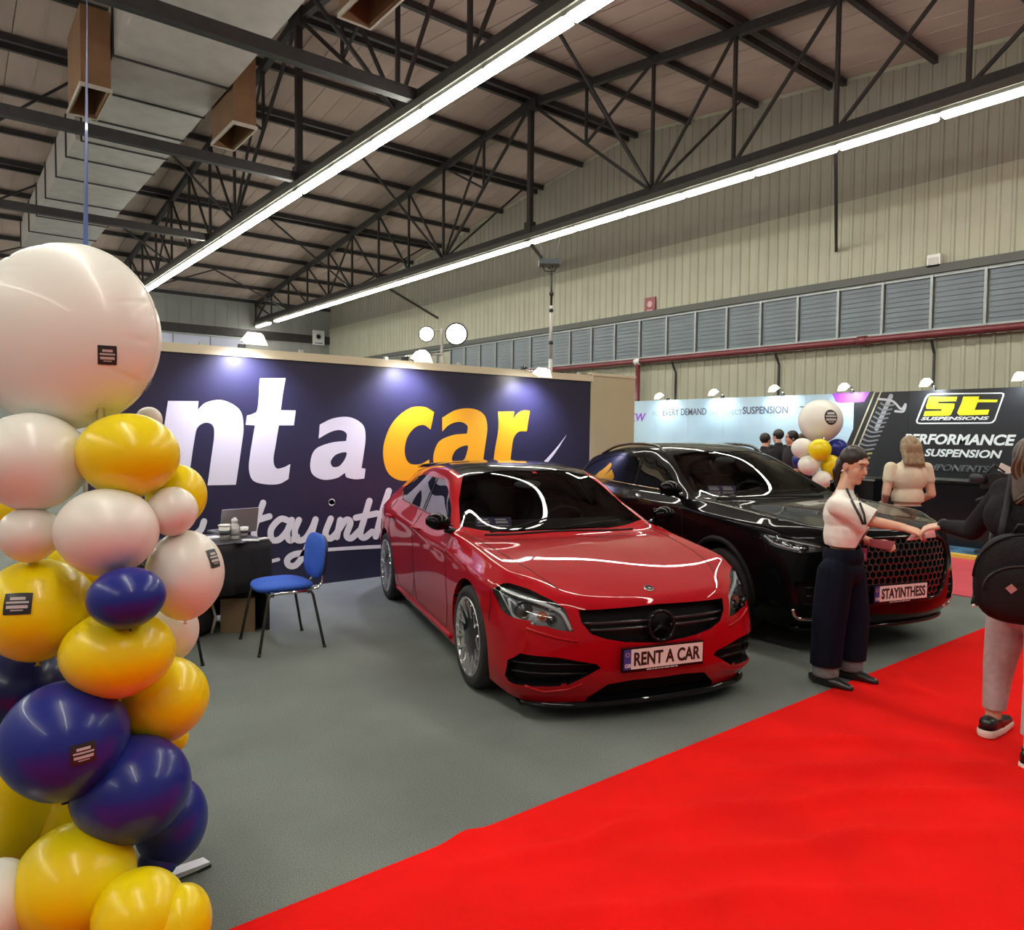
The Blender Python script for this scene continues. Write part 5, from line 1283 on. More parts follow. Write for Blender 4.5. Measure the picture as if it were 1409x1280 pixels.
# grille with hexagonal honeycomb
gpoly = [(0, .875), (-.40, .868), (-.53, .80), (-.56, .66), (-.44, .42), (0, .405)]
a, b = halves(C, gpoly, Y_, Z_, lambda c, n: c.x > .5 and c.y < .02)
C.take(a+b, 'grille', M_mblk, inset=.05, lip=.06, lipm=M_gblk)
def inhex(y, z):
    P = [(-p[0], p[1]) for p in gpoly]+gpoly[::-1]; y = -abs(y); ok = True
    for i in range(len(gpoly)-1):
        (u0, v0), (u1, v1) = gpoly[i], gpoly[i+1]
        if (u1-u0)*(z-v0)-(v1-v0)*(y-u0) < 0: ok = False
    return ok
hm = MB(); r = .032; row = 0; z = .42
done = set()
while z < .87:
    y = -.58+(row % 2)*r*math.sqrt(3)/2
    while y < .58:
        if inhex(y, z):
            for k in range(6):
                p = []
                for kk in (k, k+1):
                    a = PI/2+PI/3*kk; p.append((y+r*math.cos(a), z+r*math.sin(a)))
                key = tuple(sorted((round(q[0], 3), round(q[1], 3)) for q in p))
                if key in done: continue
                done.add(key); Q = []
                for yy, zz in p:
                    h, n = C.hit((2, yy, zz), (-1, 0, 0)); Q.append(h-Vector((.016, 0, 0)) if h is not None else None)
                if None not in Q: hm.bar(Q[0], Q[1], .010, .018, up=(1, 0, 0))
        y += r*math.sqrt(3)
    z += r*1.5; row += 1
o = link('honeycomb', hm.mesh('honeycomb'), mat('honeycomb_black', (.02, .02, .022), .12, coat=1.0), blk, False); o['kind'] = 'stuff'
P = [C.hit((2, y, z), (-1, 0, 0))[0] for y, z in [(-.40, .868), (-.53, .80), (-.56, .66), (-.44, .42), (0, .405), (.44, .42), (.56, .66), (.53, .80), (.40, .868), (0, .875)]]
link('grille_frame', MB().smooth().tube(catmull([tuple(p) for p in P], [False]*10, True, 5), .012, 8, closed=True).mesh('gf'), M_gblk, blk, False)
# headlights and bumper
headlight(C, [(1044,733),(1075,737),(1110,744),(1138,752),(1134,759),(1101,761),(1073,754),(1055,748)],
 [([(1050,737),(1062,746),(1075,751),(1100,757)], .008, M_led), ([(1056,737),(1085,743),(1130,753)], .005, M_led)], [(1068,744,.026, M_proj), (1088,750,.026, M_proj), (1108,755,.024, M_proj)], blk, 1, 0, 0)
for sd, f in zip((-1, 1), halves(C, [(-.80, .56), (-.76, .34), (-.60, .36), (-.60, .52), (-.66, .58)], Y_, Z_, lambda c, n: c.x > .3 and n.x > .1 and c.y < -.3)):
    C.take(f, 'side_intake', M_mblk, inset=.05, lip=.05, lipm=M_gblk)
for sd in (1, -1):
    Q = [C.hit((2, sd*y, z), (-1, 0, 0))[0] for y, z in ((.60, .30), (.70, .285), (.77, .30), (.80, .36))]
    Q = [q for q in Q if q is not None]; link('bumper_blade', MB().smooth().tube(catmull([tuple(q) for q in Q], [False]*len(Q), False, 5), .013, 8).mesh('bb'), M_chrome, blk, False)
    for zz in (.40, .46, .52):
        Q = [C.hit((2, sd*y, zz), (-1, 0, 0))[0] for y in (.62, .68, .74)]; Q = [q-Vector((.02, 0, 0)) for q in Q if q is not None]
        if len(Q) > 1: link('intake_fin', MB().smooth().tube(Q, .007, 6).mesh('f'), M_gblk, blk, False)
P = [C.hit((2, y, .215), (-1, 0, 0))[0] for y in np.linspace(-.76, .76, 25)]; P = [p for p in P if p is not None]
link('front_lip', MB().smooth().tube([p+Vector((.005, 0, -.01)) for p in P], .016, 8).mesh('fl'), M_gblk, blk, False)
h, n = C.hit((2, 0, .475), (-1, 0, 0)); plate(blk, h+Vector((.012, 0, 0)), .515, .112, 'STAYINTHESS', tilt=-.0)
# glass
hw_ = [(-.485,0),(-.51,.4),(-.525,.6),(-.55,.725),(-.87,.645),(-1.20,.53),(-1.13,.28),(-1.125,0)]
hw_ = [(-.485,0),(-.51,.4),(-.525,.6),(-.56,.755),(-.90,.675),(-1.22,.565),(-1.125,0)]
a, b = halves(C, hw_, X_, Y_, lambda c, n: c.z > 1.0 and n.z > .05 and c.y > -.02); C.take(a+b, 'windscreen', M_wind, inset=.004)
rf_ = [(-1.20,0),(-1.27,.46),(-2.5,.46),(-2.55,0)]
a, b = halves(C, rf_, X_, Y_, lambda c, n: c.z > 1.2 and n.z > .3 and c.y > -.02); C.take(a+b, 'roof_glass', M_gblk, inset=.002)
fw_ = [(-.68,1.10),(-1.50,1.115),(-1.585,1.385),(-1.40,1.385),(-1.12,1.30),(-.84,1.175)]
rw_ = [(-1.56,1.118),(-2.35,1.145),(-2.80,1.215),(-2.72,1.27),(-2.45,1.35),(-2.1,1.385),(-1.645,1.388)]
bp_ = [(-1.50,1.115),(-1.56,1.118),(-1.645,1.388),(-1.585,1.385)]
for poly, nm, m in ((fw_, 'side_window', M_side), (rw_, 'side_window', M_side), (bp_, 'pillar_trim', M_gblk)):
    for f in halves(C, poly, X_, Z_, lambda c, n: c.y < -.4 and c.z > 1.06 and n.y < -.3): C.take(f, nm, m, inset=.004, lip=.012, lipm=M_gblk)
arches(C, (0, -2.68), .36, .40, .5, trim=M_mblk, tr=.05)
for sd in (1, -1):
    C.gap('door_seam', sk([(-.56,1.03),(-.53,.85),(-.50,.50),(-.56,.34),(-1.46,.34),(-1.52,.50),(-1.53,1.10)], sd), (0,-sd,0))
    C.gap('door_seam', sk([(-1.53,.50),(-1.60,.34),(-2.10,.34),(-2.20,.50),(-2.42,.80),(-2.50,1.12)], sd), (0,-sd,0))
    C.gap('belt_trim', sk([(-.66,1.092),(-1.0,1.098),(-1.5,1.108),(-2.0,1.122),(-2.4,1.14)], sd), (0,-sd,0), .008, M_chrome if sd < 0 else M_gblk)
    C.gap('sill_trim', sk([(-.48,.28),(-1.2,.28),(-2.2,.28)], sd), (0,-sd,0), .03, M_mblk)
    C.gap('bonnet_seam', [(.70, sd*.60, 1.8), (.46, sd*.67, 1.8), (.2, sd*.70, 1.8), (-.1, sd*.72, 1.8), (-.35, sd*.74, 1.8), (-.50, sd*.76, 1.8)], (0, 0, -1))
    for x in (-1.40, -2.30):
        h, n = C.hit((x, sd*1.6, .985), (0, -sd, 0)); link('door_handle', MB().smooth().tube([h+Vector((.10, sd*.002, 0)), h+Vector((.085, sd*.028, .004)), h+Vector((0, sd*.034, .006)), h+Vector((-.085, sd*.028, .004)), h+Vector((-.10, sd*.002, 0))], [.008, .012, .013, .012, .008], 8).mesh('dh'), C.paint, blk, False)
    door_mirror(blk, -.66, sd*.85, 1.135, sd, M_blk_p, .95)
    Q = [C.hit((x, sd*.585, 2), (0, 0, -1))[0] for x in (-1.32, -1.5, -1.9, -2.3, -2.62)]; Q = [q+Vector((0, 0, .035 if 0 < i < 4 else .0)) for i, q in enumerate(Q)]
    link('roof_rail', MB().smooth().tube(catmull([tuple(q) for q in Q], [False]*5, False, 5), .014, 8).mesh('rr'), mat('rail_grey', (.12, .12, .12), .2, metal=.9), blk, False)
C.gap('cowl_trim', [(-.465, y, 1.8) for y in np.linspace(-.60, .60, 9)], (0, 0, -1), .010, M_mblk)
fin = MB().prism([(-2.55, 1.44), (-2.75, 1.40), (-2.74, 1.50)], X_, Z_, -.012, .012, c=(0, 1, 0)); link('aerial_fin', fin.mesh('fin'), M_gblk, blk, False)
link('underbody', MB().bbox((-3.3, -.75, .24), (.58, .75, .32)).mesh('u'), M_mblk, blk, False)
for sd, y0 in ((1, .05), (-1, -.55)):
    Q = [C.hit(Vector((-.50-.08*abs(t), y0+.5*t, 2)), (0, 0, -1)) for t in (0, .25, .5, .75, 1)]; Q = [h+n*.012 for h, n in Q if h is not None]
    link('wiper', MB().smooth().tube(Q, .006, 6).mesh('w'), M_mblk, blk, False)
interior(blk, BS)
for x in (0, -2.68):
    for sd in (1, -1): wheel(blk, x, sd*.80, sd, .352, .235, 'five')
C.finish('body')
# leaflets standing on the dashboards
M_lf = mat('leaflet_purple', (.10, .06, .22), .4); M_lfw = mat('leaflet_white', (.75, .72, .74), .5); M_lfr = mat('leaflet_red', (.45, .08, .10), .5)
def dash_leaflet(C, px, py, w, h, label, depth=.10):
    p = C.full and car_px(C, px, py); W = wmat(C.root); q = W @ p; d = (q-EYE).normalized(); q = q+d*depth
    t = thing('leaflet', label, 'leaflet', q-Vector((0, 0, h/2)), math.atan2(-d.y, -d.x)+.15)
    tl = Matrix.Rotation(-.35, 4, 'Y')
    def put(n, mb, m, par): me = mb.mesh(n); me.transform(tl); return link(n, me, m, par, False)
    put('sheet', MB().bbox((-.003, -w/2, 0), (0, w/2, h)), M_lf, t)
    put('print', MB().bbox((0, -w*.38, h*.55), (.001, w*.30, h*.72)).bbox((0, -w*.42, h*.78), (.001, w*.2, h*.88)).bbox((0, -w*.4, h*.05), (.001, w*.42, h*.14)), M_lfw, t)
    put('print', MB().bbox((0, -w*.40, h*.22), (.001, w*.36, h*.40)), M_lfw, t); put('print', MB().bbox((0, -w*.36, h*.27), (.0015, w*.28, h*.34)), M_lfr, t)
for px, lab in ((667, 'left one of two printed leaflets behind the windscreen of the red car'), (692, 'right one of two printed leaflets behind the windscreen of the red car')): dash_leaflet(RC, px, 721, .135, .105, lab)
for px, lab in ((984, 'left one of two printed leaflets behind the windscreen of the black car'), (1003, 'right one of two printed leaflets behind the windscreen of the black car')): dash_leaflet(BC, px, 675, .13, .10, lab)
# ------------------------------------------------------------------ people
M_skin = mat('skin', (.66, .38, .26), .5, var=.06, scale=30); M_skin2 = mat('skin_fair', (.64, .40, .29), .5, var=.06, scale=30)
M_hair = mat('dark_hair', (.018, .012, .009), .4, var=.4, scale=60); M_blond = mat('blond_hair', (.27, .19, .105), .45, var=.25, scale=30); M_brownh = mat('brown_hair', (.055, .034, .02), .42, var=.3, scale=30)
M_tee = mat('white_tee', (.82, .80, .74), .85, var=.05, scale=12, bump=.12, bscale=14); M_den = mat('dark_denim', (.006, .008, .018), .85, var=.25, scale=40, bump=.1, bscale=18, spec=.1); M_cuff = mat('denim_cuff', (.17, .19, .20), .85, var=.2, scale=60)
M_shoe = mat('black_leather', (.012, .012, .013), .3, coat=.3); M_knit = mat('black_knit', (.020, .020, .022), .9, var=.25, scale=80, bump=.15, spec=.1); M_grey = mat('grey_denim', (.40, .385, .38), .85, var=.12, scale=30, bump=.15, bscale=12)
M_cream = mat('cream_top', (.66, .58, .44), .85, var=.05, scale=14, bump=.12, bscale=16); M_sole = mat('white_sole', (.72, .68, .62), .6); M_pack = mat('backpack_nylon', (.009, .009, .010), .6, bump=.15, bscale=60, var=.2, scale=30, spec=.2)
M_lip = mat('lips', (.42, .09, .09), .35); M_eye = mat('eye_white', (.7, .7, .7), .2); M_iris = mat('iris', (.03, .02, .015), .1); M_shirtb = mat('black_shirt', (.014, .014, .017), .85)
def cap(a, b, ra, rb): return ('c', Vector(a), Vector(b), ra, rb)
def ell(c, r, M=None): return ('e', Vector(c), r, M)
def blob_mesh(prims, voxel, smooth=4, cuts=()):
    mb = MB()
    for p in prims:
        if p[0] == 'e': mb.ball(p[1], p[2], 20, 12, p[3])
        else:
            _, a, b, ra, rb = p; d = b-a; L = d.length; q = Vector((0, 0, 1)).rotation_difference(d.normalized() if L > 1e-6 else Vector((0, 0, 1))).to_matrix(); prof = []
            for k in range(7): t = -PI/2+PI/2*k/6; prof.append((max(.0002, ra*math.cos(t)), ra*math.sin(t)))
            for k in range(7): t = PI/2*k/6; prof.append((max(.0002, rb*math.cos(t)), L+rb*math.sin(t)))
            mb.lathe(prof, a, 16, q)
    me = mb.mesh('blob'); ev = eval_mesh(me, [('REMESH', dict(mode='VOXEL', voxel_size=voxel)), ('SMOOTH', dict(factor=.5, iterations=smooth))])
    if cuts:
        bm = bmesh.new(); bm.from_mesh(ev)
        for co, no in cuts: bmesh.ops.bisect_plane(bm, geom=bm.verts[:]+bm.edges[:]+bm.faces[:], plane_co=co, plane_no=no, clear_outer=True)
        bm.to_mesh(ev); bm.free()
    ev.polygons.foreach_set('use_smooth', [True]*len(ev.polygons)); return ev
def blob(name, prims, voxel, m, parent, smooth=4, cuts=(), thick=0):
    me = blob_mesh(prims, voxel, smooth, cuts); o = link(name, me, m, parent)
    if thick: q = o.modifiers.new('thickness', 'SOLIDIFY'); q.thickness = thick; q.offset = -1
    return o
def axes(ang): f = Vector((math.cos(ang), math.sin(ang), 0)); return f, Vector((-f.y, f.x, 0)), Vector((0, 0, 1))
def head_prims(c, f, l, u, s=1.0):
    R = Matrix((f, l, u)).transposed()
    P = [ell(c+u*.025*s-f*.014*s, (.090*s, .073*s, .094*s), R), ell(c+f*.020*s-u*.028*s, (.066*s, .058*s, .078*s), R), cap(c+f*.050*s-u*.090*s, c+f*.054*s-u*.094*s, .020*s, .021*s),
         cap(c+f*.022*s+l*.040*s-u*.065*s, c+f*.052*s-u*.088*s, .018*s, .020*s), cap(c+f*.022*s-l*.040*s-u*.065*s, c+f*.052*s-u*.088*s, .018*s, .020*s),
         cap(c+f*.076*s+u*.008*s, c+f*.093*s-u*.024*s, .0075*s, .0105*s), ell(c+f*.084*s-u*.027*s, (.011*s, .0145*s, .008*s), R), ell(c+f*.073*s-u*.056*s, (.014*s, .024*s, .012*s), R),
         ell(c+f*.058*s+u*.036*s, (.026*s, .048*s, .020*s), R), ell(c+f*.046*s+l*.036*s-u*.026*s, (.028*s, .023*s, .026*s), R), ell(c+f*.046*s-l*.036*s-u*.026*s, (.028*s, .023*s, .026*s), R)]
    for sd in (1, -1): P.append(ell(c-f*.012*s+l*.072*s*sd-u*.005*s, (.018*s, .009*s, .028*s), R))
    return P
def face_parts(body, c, f, l, u, s=1.0, closed=False):
    R = Matrix((f, l, u)).transposed()
    for sd in (1, -1):
        e = c+f*.073*s+l*.030*s*sd+u*.006*s
        ey = MB().smooth().ball(e, (.010*s, .014*s, .008*s if not closed else .004*s), 12, 8, R).build('eye', M_eye, body); MB().smooth().ball(e+f*.007*s, (.004*s, .006*s, .006*s if not closed else .003*s), 10, 6, R).build('iris', M_iris, ey)
        MB().smooth().tube([e+f*.006*s+u*.026*s-l*.017*s*sd, e+f*.006*s+u*.032*s, e-f*.004*s+u*.027*s+l*.017*s*sd], .0026*s, 6).build('eyebrow', M_hair, body)
        MB().smooth().tube([e+f*.006*s+u*.006*s-l*.013*s, e+f*.011*s+u*.009*s, e+f*.004*s+u*.006*s+l*.013*s], .0022*s, 6).build('eyelid', M_hair, body)
    MB().smooth().tube([c+f*.068*s-u*.046*s-l*.029*s, c+f*.0845*s-u*.060*s, c+f*.068*s-u*.046*s+l*.029*s], [.0025*s, .0065*s, .0025*s], 8).build('lips', M_lip, body)
def hand_prims(w, d, n, s=1.0, curl=.5, thumb=1):
    # w wrist, d pointing direction, n back-of-hand normal; five separate fingers
    d = d.normalized(); n = (n-d*n.dot(d)).normalized(); t = d.cross(n); P = []
    k = w+d*.075*s
    for i in range(4): P.append(cap(w+t*(i-1.5)*.012*s, k+t*(i-1.5)*.019*s, .015*s, .011*s))
    for i, L in enumerate((.062, .072, .068, .052)):
        b = k+t*(i-1.5)*.019*s; d1 = (d*math.cos(curl*.5)-n*math.sin(curl*.5)+t*(i-1.5)*.05).normalized(); d2 = (d*math.cos(curl*1.3)-n*math.sin(curl*1.3)).normalized(); d3 = (d*math.cos(curl*2.0)-n*math.sin(curl*2.0)).normalized()
        p1 = b+d1*L*.45*s; p2 = p1+d2*L*.32*s; p3 = p2+d3*L*.26*s
        P += [cap(b, p1, .0095*s, .0088*s), cap(p1, p2, .0086*s, .008*s), cap(p2, p3, .008*s, .0068*s)]
    tb = w+d*.022*s+t*thumb*-.022*s; dd = (d*.75-t*thumb*.55-n*.35).normalized(); p1 = tb+dd*.04*s; p2 = p1+(dd*.5+d*.7-n*.3).normalized()*.032*s
    P += [cap(tb, p1, .014*s, .011*s), cap(p1, p2, .0105*s, .0085*s)]
    return P
# --- smiling woman in the white tee, handing over a leaflet
AD = at_depth
wb_ = Vector((4.735, 2.47, 0)); wf, wl, wu = axes(math.radians(-70))
wo = thing('person', 'smiling woman in a white cropped tee and wide dark jeans handing over a red leaflet', 'person', wb_, math.radians(-70))
hc = AD(1176, 641, 4.86); _hf, _hl, _x = axes(math.radians(-100)); hf = (_hf*.965-wu*.26).normalized(); hl = _hl; hu = hf.cross(hl)
nk = AD(1162, 676, 4.87); rs_, ls_ = AD(1152, 694, 4.74), AD(1166, 692, 5.02)
re_, rw_2 = AD(1197, 717, 4.64), AD(1243, 726, 4.50); le_, lw_2 = AD(1176, 738, 5.02), AD(1203, 748, 4.92)
hipc = AD(1158, 775, 4.88); rh_, lh_ = AD(1149, 790, 4.80), AD(1168, 790, 4.97); rk_, lk_ = AD(1143, 850, 4.79), AD(1172, 850, 4.96); ra_, la_ = AD(1132, 920, 4.80), AD(1166, 922, 4.93)
ra_.z = .085; la_.z = .085
Rw = Matrix((wf, wl, wu)).transposed()
bd = [cap(hc-hu*.06-hf*.02, nk, .047, .052), cap(nk, AD(1160, 690, 4.88), .055, .09), ell(AD(1160, 705, 4.88), (.105, .165, .13), Rw), ell(AD(1160, 740, 4.88), (.10, .135, .11), Rw), ell(hipc, (.115, .155, .11), Rw),
      cap(rs_, re_, .046, .038), cap(re_, rw_2, .037, .025), cap(ls_, le_, .046, .038), cap(le_, lw_2, .037, .026), cap(rh_, rk_, .085, .06), cap(rk_, ra_, .055, .038), cap(lh_, lk_, .085, .06), cap(lk_, la_, .055, .038)]
bd += head_prims(hc, hf, hl, hu, 1.0)
bd += hand_prims(rw_2, AD(1272, 735, 4.44)-rw_2, Vector((-.3, -.2, 1)), 1.0, .55, 1) + hand_prims(lw_2, AD(1230, 752, 4.84)-lw_2, Vector((-.6, -.4, .6)), .95, .6, 1)
body = blob('body', bd, .0052, M_skin, wo, 5)
face_parts(body, hc, hf, hl, hu, 1.0, True)
MB().smooth().tube([hc+hf*.0745-hu*.046-hl*.018, hc+hf*.0855-hu*.053, hc+hf*.0745-hu*.046+hl*.018], [.002, .0048, .002], 8).build('teeth', M_sole, body)
hr = [ell(hc+hu*.043-hf*.022, (.091, .081, .090), Matrix((hf, hl, hu)).transposed()), ell(hc-hf*.07-hu*.01, (.05, .065, .07)), cap(hc-wf*.085+hu*.01, hc-wf*.098-hu*.04, .030, .030), cap(hc-wf*.098-hu*.05, hc-wf*.075-hu*.15, .026, .014)]
blob('hair', hr, .005, M_hair, body, 4)
MB().smooth().ball(hc-hf*.016-hl*.083-hu*.040, .009, 10, 8).build('earring', M_sole, body)
zh = AD(1165, 749, 4.88).z
tee = [ell(AD(1161, 708, 4.88), (.128, .175, .15), Rw), ell(AD(1164, 735, 4.88), (.140, .182, .18), Rw), ell(AD(1166, 765, 4.88), (.146, .188, .17), Rw), cap(nk-wu*.014, AD(1161, 694, 4.88), .060, .11), cap(nk-wu*.045, rs_-wu*.015, .062, .062), cap(nk-wu*.045, ls_-wu*.015, .062, .062),
       cap(rs_-wu*.012, AD(1178, 706, 4.69), .066, .078), cap(AD(1178, 706, 4.69), AD(1198, 718, 4.655), .078, .088), cap(ls_-wu*.012, AD(1178, 722, 5.02), .066, .084)]
dsl = (re_-rs_).normalized(); tc = AD(1199, 716, 4.66)
bmf = blob('tee', tee, .008, M_tee, wo, 5, [((0, 0, zh), (0, 0, -1)), (tc, dsl)], .004)
jn = [ell(AD(1160, 765, 4.88), (.128, .165, .10), Rw), ell(AD(1159, 785, 4.88), (.13, .175, .12), Rw), cap(rh_, AD(1141, 850, 4.79), .112, .108), cap(AD(1141, 850, 4.79), AD(1136, 915, 4.80), .106, .098), cap(lh_, AD(1174, 850, 4.95), .11, .105), cap(AD(1174, 850, 4.95), AD(1170, 915, 4.93), .102, .094)]
blob('jeans', jn, .008, M_den, wo, 5, [((0, 0, .135), (0, 0, -1)), ((0, 0, AD(1165, 753, 4.88).z), (0, 0, 1))], .004)
for a, r in ((AD(1136, 913, 4.80), .078), (AD(1170, 914, 4.93), .075)):
    MB().smooth().lathe([(r*1.02, .06), (r*1.045, .075), (r*1.045, .135), (r*1.01, .142), (r*.98, .13), (r*.98, .065), (r*1.02, .06)], (a.x, a.y, 0), 28).build('cuff', M_cuff, wo)
for a in (ra_, la_):
    b = Vector((a.x, a.y, 0)); sf, sl, su = axes(math.radians(-92))
    sh = [cap(b-sf*.055+su*.045, b+sf*.05+su*.040, .042, .038), cap(b+sf*.05+su*.035, b+sf*.185+su*.026, .042, .026), cap(b-sf*.05+su*.03, b+sf*.05+su*.03, .033, .036)]
    blob('shoe', sh, .006, M_shoe, wo, 4, [((0, 0, .004), (0, 0, -1))])
    MB().smooth().tube([b+sf*(.045+.045*math.cos(t))*1.0+sl*.045*math.sin(t)+su*.062 for t in [2*PI*k/14 for k in range(14)]], .006, 6, closed=True).build('shoe_collar', M_shoe, wo)
# lanyard and badge following the tee
bv = None
dg = bpy.context.evaluated_depsgraph_get(); dg.update()
def skin_px(o, px, py, off=.004):
    Mi = wmat(o.parent).inverted(); e = Mi @ EYE; d = (Mi.to_3x3() @ ray(px, py)).normalized(); h, loc, n, i = o.ray_cast(e, d)
    return wmat(o.parent) @ (loc-d*off) if h else AD(px, py, 4.74)
def strap(o, pts, w, name, m, off=.004, th=.002):
    pts = [(a[0]+(b[0]-a[0])*k/6, a[1]+(b[1]-a[1])*k/6) for a, b in zip(pts[:-1], pts[1:]) for k in range(6)]+[pts[-1]]
    P = [skin_px(o, *p, off) for p in pts]; P = [p for p in P if p is not None]
    if len(P) < 2: return
    P = catmull([tuple(p) for p in P], [False]*len(P), False, 4); rows = []
    for i, p in enumerate(P):
        t = (P[min(i+1, len(P)-1)]-P[max(0, i-1)]).normalized(); v = (p-EYE).normalized(); n = t.cross(v).normalized()*w/2; rows.append([p+n, p-n])
    x = MB().smooth().grid(rows).build(name, m, o.parent); q = x.modifiers.new('thickness', 'SOLIDIFY'); q.thickness = th
strap(bmf, [(1165, 672), (1169, 683), (1176, 697), (1183, 710), (1188, 722)], .016, 'lanyard', M_blk, .010); strap(bmf, [(1178, 680), (1184, 694), (1189, 708), (1191, 722)], .013, 'lanyard', M_blk, .010)
bp0 = skin_px(bmf, 1187, 743, .006) or AD(1187, 743, 4.7)
bp = bp0-Vector((0, 0, .095)); nb = -(bp-EYE).normalized(); nb.z = 0; nb.normalize(); xb = Vector((0, 0, 1)).cross(nb); Rb = Matrix((xb, nb, Vector((0, 0, 1)))).transposed()
MB().bar(bp0, bp+Vector((0, 0, .045)), .012, .004).build('lanyard', M_blk, wo)
bdg = MB().box(bp+nb*.03, (.058, .004, .09), Rb).build('badge', mat('badge_pink', (.40, .10, .22), .4), wo); MB().box(bp+nb*.033+Vector((0, 0, -.01)), (.045, .002, .04), Rb).build('badge_print', mat('badge_light', (.6, .35, .5), .4), bdg)
# leaflets in the hands
M_redl = mat('leaflet_paper_red', (.55, .10, .10), .45)
a, b, c_, d_ = AD(1247, 744, 4.46), AD(1288, 739, 4.40), AD(1286, 729, 4.50), AD(1256, 733, 4.55)
lf = MB().add([a, b, c_, d_], [(0, 1, 2, 3)]).build('leaflet', M_redl); q = lf.modifiers.new('thickness', 'SOLIDIFY'); q.thickness = .002; tag(lf, 'red leaflet passing between the hands of the woman and the visitor', 'leaflet')
a, b, c_, d_ = AD(1196, 742, 4.80), AD(1232, 746, 4.74), AD(1226, 758, 4.72), AD(1198, 753, 4.78)
lf = MB().add([a, b, c_, d_], [(0, 1, 2, 3)]).build('leaflet', mat('leaflet_dark_red', (.30, .04, .06), .45)); q = lf.modifiers.new('thickness', 'SOLIDIFY'); q.thickness = .012; tag(lf, 'stack of dark red leaflets in the lower hand of the smiling woman', 'leaflet')
# --- visitor with the backpack, seen from behind
kf, kl, ku = axes(math.radians(20)); kb = Vector((4.33, 1.33, 0))
kp = thing('person', 'visitor from behind in a black sweater and grey jeans wearing a backpack', 'person', kb, math.radians(20))
Rk = Matrix((kf, kl, ku)).transposed(); KZ = 3.86
kh = AD(1420, 634, KZ); kn = AD(1418, 668, KZ); kls, krs = AD(1384, 676, 3.97), AD(1462, 676, 3.74)
ke, kw_ = AD(1337, 730, 4.16), AD(1298, 723, 4.38); kre, krw = AD(1478, 745, 3.70), AD(1470, 800, 3.80)
khip = AD(1415, 835, KZ); klh, krh = AD(1386, 855, 3.94), AD(1440, 855, 3.78); klk, krk = AD(1374, 920, 3.98), AD(1432, 930, 3.70); kla, kra = AD(1366, 990, 4.0), AD(1420, 1030, 3.62)
kbd = [cap(kh-ku*.05, kn, .055, .058), cap(kn, AD(1416, 695, KZ), .06, .11), ell(AD(1415, 715, KZ), (.11, .185, .15), Rk), ell(AD(1415, 770, KZ), (.105, .15, .16), Rk), ell(khip, (.12, .165, .12), Rk),
       cap(kls, ke, .05, .042), cap(ke, kw_, .04, .027), cap(krs, kre, .05, .042), cap(kre, krw, .04, .027), cap(klh, klk, .088, .06), cap(klk, kla, .056, .036), cap(krh, krk, .088, .06), cap(krk, kra, .056, .036)]
kbd += head_prims(kh, kf, kl, ku, 1.0)+hand_prims(kw_, AD(1276, 726, 4.42)-kw_, Vector((-.2, -.2, 1)), 1.0, .55, -1)+hand_prims(krw, Vector((.1, .05, -1)), Vector((0, -1, 0)), .95, .4, 1)
kbody = blob('body', kbd, .0056, M_skin2, kp, 5); face_parts(kbody, kh, kf, kl, ku)
blob('hair', [ell(kh+ku*.03-kf*.025, (.098, .09, .10), Rk), cap(kh-kf*.05-ku*.02+kl*.03, AD(1402, 688, 3.80), .06, .035), cap(kh-kf*.07-ku*.02, AD(1418, 690, 3.77), .06, .04), cap(kh-kf*.05-ku*.02-kl*.03, AD(1434, 688, 3.74), .06, .035), cap(kh+kl*.06-kf*.0, AD(1399, 680, 3.86), .03, .022)], .007, M_brownh, kbody, 4)
kd = (kw_-ke).normalized()
kn_ = blob('sweater', [cap(kn-ku*.01, AD(1416, 690, KZ), .068, .12), cap(kn-ku*.03, kls, .075, .072), cap(kn-ku*.03, krs, .075, .072), cap(AD(1400, 715, KZ), kls, .12, .075), cap(AD(1430, 715, KZ), krs, .12, .075), ell(AD(1415, 712, KZ), (.135, .205, .16), Rk), ell(AD(1415, 770, KZ), (.13, .178, .17), Rk), ell(AD(1415, 822, KZ), (.135, .185, .11), Rk), cap(kls, ke, .068, .056), cap(ke, kw_, .055, .036), cap(krs, kre, .068, .055), cap(kre, krw, .054, .036)], .009, M_knit, kp, 5, [(kw_-kd*.012, kd), ((0, 0, AD(1415, 850, KZ).z), (0, 0, -1))], .004)
blob('jeans', [ell(khip, (.135, .18, .13), Rk), cap(klh, klk, .100, .074), cap(klk, kla, .072, .052), cap(krh, krk, .100, .074), cap(krk, kra, .072, .052)], .009, M_grey, kp, 5, [((0, 0, AD(1415, 815, KZ).z), (0, 0, 1)), ((0, 0, .155), (0, 0, -1))], .004)
for a, toe, lift in ((kla, axes(math.radians(-5)), .012), (kra, axes(math.radians(10)), 0)):
    b = Vector((a.x, a.y, lift)); sf, sl, su = toe
    s1 = blob('shoe', [cap(b-sf*.05+su*.065, b+sf*.04+su*.055, .045, .042), cap(b+sf*.03+su*.05, b+sf*.165+su*.042, .045, .030)], .007, M_shoe, kp, 4, [((0, 0, lift+.028), (0, 0, -1))])
    blob('sole', [cap(b-sf*.062+su*.022, b+sf*.06+su*.022, .048, .046), cap(b+sf*.06+su*.022, b+sf*.17+su*.026, .046, .034)], .007, M_sole, kp, 3, [((0, 0, lift+.002), (0, 0, -1)), ((0, 0, lift+.042), (0, 0, 1))])
    MB().smooth().lathe([(.043, .075), (.045, .088), (.041, .092), (.039, .08)], b, 18).build('shoe_collar', M_shoe, kp)
MB().smooth().tube([kw_+kd*.0+(Vector((0, 0, 1))*math.cos(t)+kd.cross(Vector((0, 0, 1)))*math.sin(t))*.031 for t in [2*PI*k/16 for k in range(16)]], .009, 6, closed=True).build('wristband', M_blk, kp)
